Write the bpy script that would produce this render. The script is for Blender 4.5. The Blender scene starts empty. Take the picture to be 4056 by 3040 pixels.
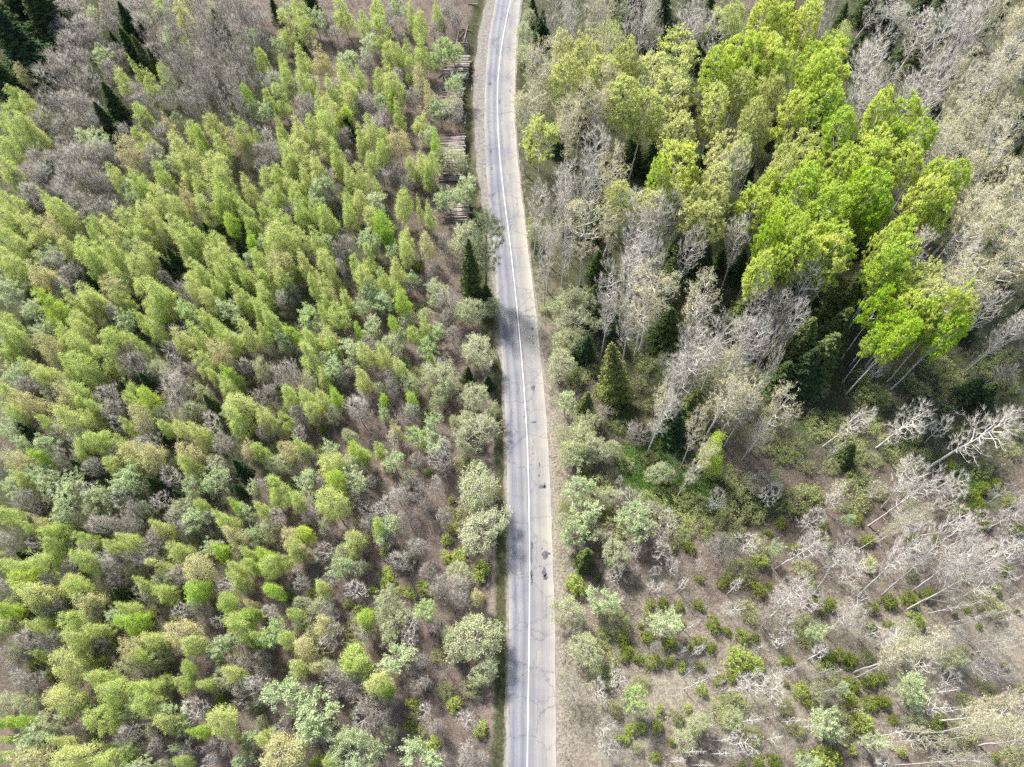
import bpy, math, random
import numpy as np
from mathutils import Vector, Matrix

# ---------------------------------------------------------------- camera, sky, sun, exposure
SC = bpy.context.scene
COL = SC.collection
CAM_H = 110.0
PITCH = math.radians(60.0)          # below the horizontal
ROLL = math.radians(-1.2)
IMG_W, IMG_H = 4056.0, 3040.0
FOC = 0.693 * IMG_W
fwd = np.array([0, math.cos(PITCH), -math.sin(PITCH)])
rgt0 = np.array([1.0, 0, 0])
up0 = np.cross(rgt0, fwd)
cr, sr = math.cos(ROLL), math.sin(ROLL)
rgt = cr * rgt0 + sr * up0
upv = -sr * rgt0 + cr * up0
CAM = np.array([0, 0, CAM_H])

cam_data = bpy.data.cameras.new('camera')
cam_data.sensor_width = 36.0
cam_data.lens = 36.0 * 0.693
cam_data.clip_start = 1.0
cam_data.clip_end = 3000.0
cam = bpy.data.objects.new('camera', cam_data)
COL.objects.link(cam)
m3 = Matrix(((rgt[0], upv[0], -fwd[0]), (rgt[1], upv[1], -fwd[1]), (rgt[2], upv[2], -fwd[2])))
cam.matrix_world = Matrix.Translation(CAM) @ m3.to_4x4()
SC.camera = cam

SUN_DIR = np.array([-0.42, 0.62, 0.0])
SUN_DIR = SUN_DIR / np.linalg.norm(SUN_DIR)
SUN_EL = math.radians(47)
sun_vec = Vector((SUN_DIR[0] * math.cos(SUN_EL), SUN_DIR[1] * math.cos(SUN_EL), math.sin(SUN_EL)))
world = bpy.data.worlds.new('World')
SC.world = world
world.use_nodes = True
wn = world.node_tree.nodes
sky = wn.new('ShaderNodeTexSky')
sky.sky_type = 'NISHITA'
sky.sun_disc = False
sky.sun_elevation = SUN_EL
sky.sun_rotation = math.atan2(SUN_DIR[0], SUN_DIR[1])
sky.dust_density = 3.0
sky.air_density = 1.0
wn['Background'].inputs['Strength'].default_value = 0.09
world.node_tree.links.new(sky.outputs[0], wn['Background'].inputs[0])
sun_data = bpy.data.lights.new('sun', 'SUN')
sun_data.energy = 3.5
sun_data.angle = math.radians(7.0)
sun_data.color = (1.0, 0.96, 0.90)
sun = bpy.data.objects.new('sun', sun_data)
COL.objects.link(sun)
sun.rotation_euler = sun_vec.to_track_quat('Z', 'Y').to_euler()

SC.view_settings.view_transform = 'Standard'
SC.view_settings.look = 'None'
SC.view_settings.gamma = 1.0
SC.view_settings.use_curve_mapping = False
SC.view_settings.exposure = 1.70
SC.cycles.max_bounces = 6
SC.cycles.diffuse_bounces = 3
SC.cycles.transmission_bounces = 3
SC.cycles.glossy_bounces = 1
SC.cycles.use_denoising = False
SC.cycles.use_adaptive_sampling = True
SC.cycles.adaptive_threshold = 0.02

# ---------------------------------------------------------------- from the survey picture to the ground
def ray(x, y):
    return fwd * FOC + rgt * (x - IMG_W / 2) - upv * (y - IMG_H / 2)

def at(x, y, z=0.0):
    d = ray(x, y)
    return CAM + d * ((z - CAM_H) / d[2])

def depth(p):
    return float((np.asarray(p) - CAM) @ fwd)

def project(p):
    v = np.asarray(p, float) - CAM
    d = v @ fwd
    return IMG_W / 2 + FOC * (v @ rgt) / d, IMG_H / 2 - FOC * (v @ upv) / d

TS = 2.18146
def tile(c, r, x, y):
    return c * 1014 + x / TS, r * 760 + y / TS

# ---------------------------------------------------------------- materials
def new_mat(name):
    m = bpy.data.materials.new(name)
    m.use_nodes = True
    nt = m.node_tree
    nt.nodes.clear()
    return m, nt, nt.nodes, nt.links

def leaf_mat(name, c1, c2, trans=0.35, vary=0.22, tint=None):
    """Foliage: every plant its own mix of two leaf colours, every leaf a little lighter or darker."""
    m, nt, N, L = new_mat(name)
    out = N.new('ShaderNodeOutputMaterial')
    oi = N.new('ShaderNodeObjectInfo')
    ge = N.new('ShaderNodeNewGeometry')
    mix = N.new('ShaderNodeMix'); mix.data_type = 'RGBA'
    mix.inputs['A'].default_value = (*c1, 1); mix.inputs['B'].default_value = (*c2, 1)
    L.new(oi.outputs['Random'], mix.inputs['Factor'])
    mr = N.new('ShaderNodeMapRange')
    mr.inputs['To Min'].default_value = 1 - vary; mr.inputs['To Max'].default_value = 1 + vary
    L.new(ge.outputs['Random Per Island'], mr.inputs['Value'])
    hsv = N.new('ShaderNodeHueSaturation')
    L.new(mr.outputs[0], hsv.inputs['Value'])
    L.new(mix.outputs['Result'], hsv.inputs['Color'])
    di = N.new('ShaderNodeBsdfDiffuse'); tr = N.new('ShaderNodeBsdfTranslucent')
    L.new(hsv.outputs[0], di.inputs[0]); L.new(hsv.outputs[0], tr.inputs[0])
    ms = N.new('ShaderNodeMixShader'); ms.inputs[0].default_value = trans
    L.new(di.outputs[0], ms.inputs[1]); L.new(tr.outputs[0], ms.inputs[2])
    L.new(ms.outputs[0], out.inputs[0])
    return m

def bark_mat(name, c1, c2, scale=6.0, stretch=0.3):
    m, nt, N, L = new_mat(name)
    out = N.new('ShaderNodeOutputMaterial')
    tc = N.new('ShaderNodeTexCoord')
    mp = N.new('ShaderNodeMapping'); mp.inputs['Scale'].default_value = (1, 1, stretch)
    no = N.new('ShaderNodeTexNoise'); no.inputs['Scale'].default_value = scale; no.inputs['Detail'].default_value = 4
    L.new(tc.outputs['Object'], mp.inputs[0]); L.new(mp.outputs[0], no.inputs['Vector'])
    rp = N.new('ShaderNodeValToRGB')
    rp.color_ramp.elements[0].position = 0.35; rp.color_ramp.elements[0].color = (*c1, 1)
    rp.color_ramp.elements[1].position = 0.65; rp.color_ramp.elements[1].color = (*c2, 1)
    L.new(no.outputs[0], rp.inputs[0])
    b = N.new('ShaderNodeBsdfDiffuse'); L.new(rp.outputs[0], b.inputs[0])
    L.new(b.outputs[0], out.inputs[0])
    return m

M = {}
M['birch_leaf'] = leaf_mat('birch_leaf', (.46, .56, .17), (.55, .59, .23), .45)
M['tan_leaf'] = leaf_mat('tan_birch_leaf', (.56, .51, .27), (.55, .54, .26), .40)
M['fresh_leaf'] = leaf_mat('fresh_birch_leaf', (.40, .58, .10), (.48, .58, .10), .45)
M['mint_leaf'] = leaf_mat('mint_leaf', (.45, .55, .29), (.52, .59, .34), .38)
M['bright_leaf'] = leaf_mat('bright_leaf', (.42, .56, .22), (.48, .58, .26), .40)
M['sallow_leaf'] = leaf_mat('sallow_leaf', (.49, .54, .29), (.53, .56, .35), .38)
M['lime_leaf'] = leaf_mat('lime_leaf', (.44, .58, .09), (.61, .66, .17), .45)
M['dark_lime_leaf'] = leaf_mat('dark_lime_leaf', (.34, .53, .04), (.42, .56, .06), .42)
M['aspen_leaf'] = leaf_mat('aspen_leaf', (.52, .57, .19), (.57, .59, .26), .42)
M['bud_leaf'] = leaf_mat('bud_leaf', (.54, .51, .31), (.55, .53, .26), .35)
M['olive_needle'] = leaf_mat('olive_needle', (.11, .145, .05), (.15, .175, .065), .15)
M['dark_needle'] = leaf_mat('dark_needle', (.06, .10, .045), (.09, .125, .045), .15)
M['yellow_needle'] = leaf_mat('yellow_needle', (.22, .25, .085), (.24, .26, .09), .18)
M['pine_needle'] = leaf_mat('pine_needle', (.26, .30, .17), (.26, .30, .17), .2)
M['sapling_needle'] = leaf_mat('sapling_needle', (.15, .22, .02), (.22, .27, .04), .25)
M['bush_leaf'] = leaf_mat('bush_leaf', (.33, .44, .08), (.42, .48, .12), .42)
M['shrub_leaf'] = leaf_mat('shrub_leaf', (.33, .41, .13), (.42, .46, .19), .42)
M['twig_grey'] = leaf_mat('twig_grey', (.24, .225, .195), (.32, .30, .26), .0, .25)
M['twig_pale'] = leaf_mat('twig_pale', (.37, .35, .31), (.48, .455, .41), .0, .25)
M['twig_brown'] = leaf_mat('twig_brown', (.17, .15, .115), (.22, .195, .15), .0, .25)
M['bark_white'] = bark_mat('birch_bark', (.28, .26, .24), (.62, .60, .56), 4.0, 1.0)
M['bark_grey'] = bark_mat('grey_bark', (.17, .15, .13), (.30, .27, .25))
M['bark_pale'] = bark_mat('pale_bark', (.36, .34, .315), (.58, .56, .53))
M['bark_bright'] = bark_mat('bright_bark', (.44, .425, .40), (.70, .68, .65))
M['bark_dark'] = bark_mat('dark_bark', (.06, .05, .045), (.13, .11, .10))
M['log_bark'] = bark_mat('log_bark', (.10, .085, .075), (.40, .37, .335), 2.2, .25)
M['log_end'] = bark_mat('log_end', (.24, .17, .12), (.36, .27, .20), 8.0, 1.0)
M['log_red'] = bark_mat('log_red', (.13, .075, .06), (.24, .15, .12), 3.0, .3)

# ---------------------------------------------------------------- mesh builders (numpy)
def mesh_from(name, V, faces_list, mats, fm=None, smooth=False):
    """faces_list: arrays of faces (n,3) or (n,4); fm: material index per array."""
    me = bpy.data.meshes.new(name)
    V = np.asarray(V, np.float32)
    tot = [len(f) for f in faces_list]
    loops = np.concatenate([f.ravel() for f in faces_list]).astype(np.int32)
    sizes = np.concatenate([np.full(len(f), f.shape[1], np.int32) for f in faces_list])
    starts = np.concatenate([[0], np.cumsum(sizes)[:-1]]).astype(np.int32)
    me.vertices.add(len(V)); me.vertices.foreach_set('co', V.ravel())
    me.loops.add(len(loops)); me.loops.foreach_set('vertex_index', loops)
    me.polygons.add(len(sizes)); me.polygons.foreach_set('loop_start', starts); me.polygons.foreach_set('loop_total', sizes)
    for m in mats: me.materials.append(m)
    if fm is not None:
        me.polygons.foreach_set('material_index', np.concatenate([np.full(n, i, np.int32) for n, i in zip(tot, fm)]))
    if smooth: me.polygons.foreach_set('use_smooth', np.ones(len(sizes), bool))
    me.update(calc_edges=True)
    return me

def frames(d):
    d = d / (np.linalg.norm(d, axis=1, keepdims=True) + 1e-9)
    ref = np.where(np.abs(d[:, 2:3]) > .9, np.array([[1., 0, 0]]), np.array([[0, 0, 1.]]))
    a = np.cross(d, ref); a /= np.linalg.norm(a, axis=1, keepdims=True) + 1e-9
    return d, a, np.cross(d, a)

def tubes(P0, P1, R0, R1, n):
    _, a, b = frames(P1 - P0)
    k = len(P0)
    th = np.arange(n) * 2 * np.pi / n
    ring = a[:, None] * np.cos(th)[None, :, None] + b[:, None] * np.sin(th)[None, :, None]
    V = np.concatenate([P0[:, None] + ring * R0[:, None, None], P1[:, None] + ring * R1[:, None, None]], 1).reshape(-1, 3)
    i = np.arange(n); j = (i + 1) % n
    q = np.stack([i, j, j + n, i + n], 1)
    return V, (q[None] + (np.arange(k) * 2 * n)[:, None, None]).reshape(-1, 4)

def spikes(P, D, r):
    """thin three-sided twigs from P along D"""
    _, a, b = frames(D)
    k = len(P)
    V = np.empty((k, 4, 3))
    for s in range(3):
        th = s * 2.0944
        V[:, s] = P + (a * math.cos(th) + b * math.sin(th)) * r[:, None]
    V[:, 3] = P + D
    F = np.array([[0, 1, 3], [1, 2, 3], [2, 0, 3]])
    return V.reshape(-1, 3), (F[None] + (np.arange(k) * 4)[:, None, None]).reshape(-1, 3)

def leaves(rng, P, size, axis=None, spread=1.0, ratio=.55):
    k = len(P)
    a = rng.normal(size=(k, 3))
    if axis is not None: a = a * spread + axis
    a /= np.linalg.norm(a, axis=1, keepdims=True) + 1e-9
    b = np.cross(a, rng.normal(size=(k, 3))); b /= np.linalg.norm(b, axis=1, keepdims=True) + 1e-9
    s = (size * rng.uniform(.65, 1.35, k))[:, None]
    V = np.stack([P - a * s * .5, P + b * s * ratio * .5, P + a * s * .5, P - b * s * ratio * .5], 1).reshape(-1, 3)
    return V, np.arange(k * 4).reshape(-1, 4)

class Bag:
    def __init__(self): self.V = []; self.F = []; self.m = []; self.n = 0
    def add(self, V, F, m=0):
        if len(F) == 0: return
        self.V.append(V); self.F.append(F + self.n); self.m.append(m); self.n += len(V)
    def build(self, name, mats, smooth=False):
        return mesh_from(name, np.concatenate(self.V), self.F, mats, self.m, smooth)

def grow(rng, trunk, targets, pen=1.2, rise=.3, alpha=.35, step=.8, bend=.10):
    """branches that reach every target from the trunk, each from the cheapest point of the tree so far"""
    nodes = [np.array(p, float) for p in trunk]
    par = [-1] + list(range(len(trunk) - 1))
    pl = [0.0]
    for i in range(1, len(trunk)): pl.append(pl[-1] + np.linalg.norm(nodes[i] - nodes[i - 1]) * .35)
    arr = np.zeros((len(trunk) + len(targets) * 14, 3)); arr[:len(nodes)] = nodes
    pla = np.zeros(len(arr)); pla[:len(nodes)] = pl
    n = len(nodes); tips = []
    c0 = trunk[0]
    order = np.argsort(np.linalg.norm((targets - np.array([0, 0, targets[:, 2].min()])) * [1, 1, .7], axis=1))
    for t in targets[order]:
        d = t - arr[:n]; dist = np.linalg.norm(d, axis=1) + 1e-6
        dz = d[:, 2] / dist
        cost = dist * (1 + pen * np.clip(rise - dz, 0, None)) + alpha * pla[:n]
        cost[0] += 3
        i = int(np.argmin(cost)); L = dist[i]
        ns = int(min(10, max(1, L / step)))
        ctrl = arr[i] + (t - arr[i]) * .5 + rng.normal(size=3) * L * .06 - np.array([0, 0, bend * L])
        prev = i
        for k in range(1, ns + 1):
            u = k / ns
            p = arr[i] * (1 - u) ** 2 + ctrl * 2 * u * (1 - u) + t * u * u
            if k < ns: p = p + rng.normal(size=3) * .05 * step
            arr[n] = p; pla[n] = pla[prev] + L / ns; par.append(prev); prev = n; n += 1
        tips.append(prev)
    P = arr[:n]; par = np.array(par)
    cnt = np.zeros(n); cnt[tips] = 1
    for k in range(n - 1, 0, -1): cnt[par[k]] += cnt[k]
    return P, par, cnt, np.array(tips)

def envelope(rng, n, zb, zt, R, prof, shell=.5, clump=0, sig=.7):
    """points in a crown: prof(u) is the relative radius at relative height u"""
    if clump:
        C = envelope(rng, clump, zb, zt, R, prof, max(shell, .55))
        return C[rng.integers(0, len(C), n)] + rng.normal(size=(n, 3)) * sig * np.array([.8, .8, .75])
    u = rng.uniform(0, 1, n * 6); pr = np.array([prof(x) for x in u])
    keep = rng.uniform(0, 1, len(u)) < np.clip(pr, .12, 1) ** 1.3
    u = u[keep][:n]; pr = pr[keep][:n]
    ph = rng.uniform(0, 2 * np.pi, len(u))
    lob = 1 + .20 * np.sin(ph * 2 + rng.uniform(0, 6)) + .15 * np.sin(ph * 3 + u * 5 + rng.uniform(0, 6))
    r = R * pr * lob * (shell + (1 - shell) * np.sqrt(rng.uniform(0, 1, len(u))))
    return np.stack([r * np.cos(ph), r * np.sin(ph), zb + u * (zt - zb)], 1)

def plant(seed, kind, h, w, zb, n, prof, shell=.5, trunk_top=.92, trunk_r=None, r_tip=.012, rise=.3, alpha=.35, pen=1.2, bend=.1,
          twigs=6, twig_len=.8, twig_r=.012, twig_up=.4, twig_noise=.6, leaf_n=0, leaf_s=.2, leaf_axis=None, leaf_spread=1.0, leaf_ratio=.55, leaf_sig=.15,
          bark='bark_grey', twig='twig_grey', leaf=None, limb_cut=.035, wob=.12, stems=1, droop=0.0, clump=0, sig=.7):
    """returns (trunk mesh, crown mesh) of one plant of height h and crown width w, its crown starting at zb"""
    rng = np.random.default_rng(seed)
    nt = max(4, int(h / 1.2))
    tr_pts = []
    z = np.linspace(0, h * trunk_top, nt)
    wx = np.cumsum(rng.normal(size=nt)) * wob * .5; wy = np.cumsum(rng.normal(size=nt)) * wob * .5
    wx -= wx[0]; wy -= wy[0]
    trunk = np.stack([wx, wy, z], 1)
    T = envelope(rng, n, zb, h, w / 2 * .86, prof, shell, clump, sig)
    T[:, 2] = np.maximum(T[:, 2], .25)
    T[:, :2] += np.stack([np.interp(T[:, 2], z, wx), np.interp(T[:, 2], z, wy)], 1) * .8
    P, par, cnt, tips = grow(rng, trunk, T, pen, rise, alpha, max(.5, h / 24), bend)
    rad = r_tip * np.maximum(cnt, 1) ** .5
    tr = trunk_r or h * .011
    k = np.arange(nt)
    rad[:nt] = np.maximum(rad[:nt] * .5, tr * (1 - .93 * k / nt))
    c = np.arange(1, len(P)); p = par[1:]
    r0 = np.minimum(rad[p], rad[c] * 1.6); r0[:nt - 1] = rad[p][:nt - 1]
    big = (rad[c] > limb_cut) | (c < nt)
    bt, bc = Bag(), Bag()
    V, F = tubes(P[p][big], P[c][big], r0[big], rad[c][big], 6); bt.add(V, F)
    th = ~big
    if th.any():
        V, F = tubes(P[p][th], P[c][th], r0[th], rad[c][th], 3); bc.add(V, F, 0)
    # twigs spray from the outer branch points
    thin = np.where(cnt[1:] <= 3)[0] + 1
    thin = thin[thin >= nt]
    src = np.concatenate([np.repeat(tips, twigs), rng.choice(thin, max(1, len(thin) * max(1, twigs // 3)))])
    dirs = P[src] - P[par[src]]; dirs /= np.linalg.norm(dirs, axis=1, keepdims=True) + 1e-9
    D = dirs + rng.normal(size=dirs.shape) * twig_noise + np.array([0, 0, twig_up])
    D /= np.linalg.norm(D, axis=1, keepdims=True) + 1e-9
    D *= (twig_len * rng.uniform(.4, 1.2, len(D)))[:, None]
    D[:, 2] -= droop * twig_len
    V, F = spikes(P[src], D, np.full(len(D), twig_r)); bc.add(V, F, 0)
    if leaf_n:
        tid = rng.integers(0, len(src), int(leaf_n))
        t = rng.uniform(.15, 1.1, len(tid))[:, None]
        LP = P[src[tid]] + D[tid] * t + rng.normal(size=(len(tid), 3)) * leaf_sig
        LP[:, 2] = np.maximum(LP[:, 2], .1)
        ax = None
        if leaf_axis == 'twig': ax = D[tid] / (np.linalg.norm(D[tid], axis=1, keepdims=True) + 1e-9)
        elif leaf_axis is not None: ax = np.array(leaf_axis)
        V, F = leaves(rng, LP, leaf_s, ax, leaf_spread, leaf_ratio); bc.add(V, F, 1)
    mats = [M[twig]] + ([M[leaf]] if leaf else [])
    return bt.build(kind + '_trunk', [M[bark]], True), bc.build(kind + '_crown', mats)

def conifer(seed, kind, h, w, leaf, zb=.06, dens=1.0, bark='bark_dark', droop=.35, power=.9, size=.34):
    rng = np.random.default_rng(seed)
    bt, bc = Bag(), Bag()
    z = np.linspace(0, h, 9); pts = np.stack([rng.normal(size=9) * .03, rng.normal(size=9) * .03, z], 1)
    r = h * .011 * (1 - .95 * z / h)
    V, F = tubes(pts[:-1], pts[1:], r[:-1], r[1:], 6); bt.add(V, F)
    P, D, R, LP, LA = [], [], [], [], []
    zz = h * zb
    while zz < h * .985:
        u = (zz / h - zb) / (1 - zb)
        L = w / 2 * (1 - u) ** power * rng.uniform(.85, 1.1) + .12
        nb = int(rng.integers(5, 8))
        a0 = rng.uniform(0, 6.28)
        for k in range(nb):
            a = a0 + k * 6.283 / nb + rng.normal() * .15
            l = L * rng.uniform(.7, 1.12)
            o = np.array([math.cos(a), math.sin(a), 0]); s = np.array([-o[1], o[0], 0])
            rise = .15 + .5 * u
            m = int(max(4, l * 13 * dens))
            t = np.linspace(.12, 1, m)
            base = np.array([0, 0, zz])
            line = base + o[None] * (t * l)[:, None] + np.array([0, 0, 1.])[None] * (rise * t * l - droop * t * t * l * 1.2 + .12 * l * np.clip(t - .75, 0, None) * 4)[:, None]
            P.append(base); D.append(line[-1] - base); R.append(.012 + .008 * l)
            for side in (-1, 1, 0):
                wd = (1 - t * .6) * l * .42
                q = line + s[None] * (side * wd * rng.uniform(.3, 1, m))[:, None] + rng.normal(size=(m, 3)) * .07
                q[:, 2] -= np.abs(side) * .25 * wd
                LP.append(q); LA.append(np.repeat((o + s * side * .8 - np.array([0, 0, .35]))[None], m, 0))
        zz += (.42 + .25 * (1 - u)) * h / 16
    V, F = spikes(np.array(P), np.array(D), np.array(R)); bc.add(V, F, 0)
    LP, LA = np.concatenate(LP), np.concatenate(LA)
    V, F = leaves(rng, LP, size * h / 16 + .08, LA, .55, .5); bc.add(V, F, 1)
    return bt.build(kind + '_trunk', [M[bark]], True), bc.build(kind + '_crown', [M['bark_dark'], M[leaf]])


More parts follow.
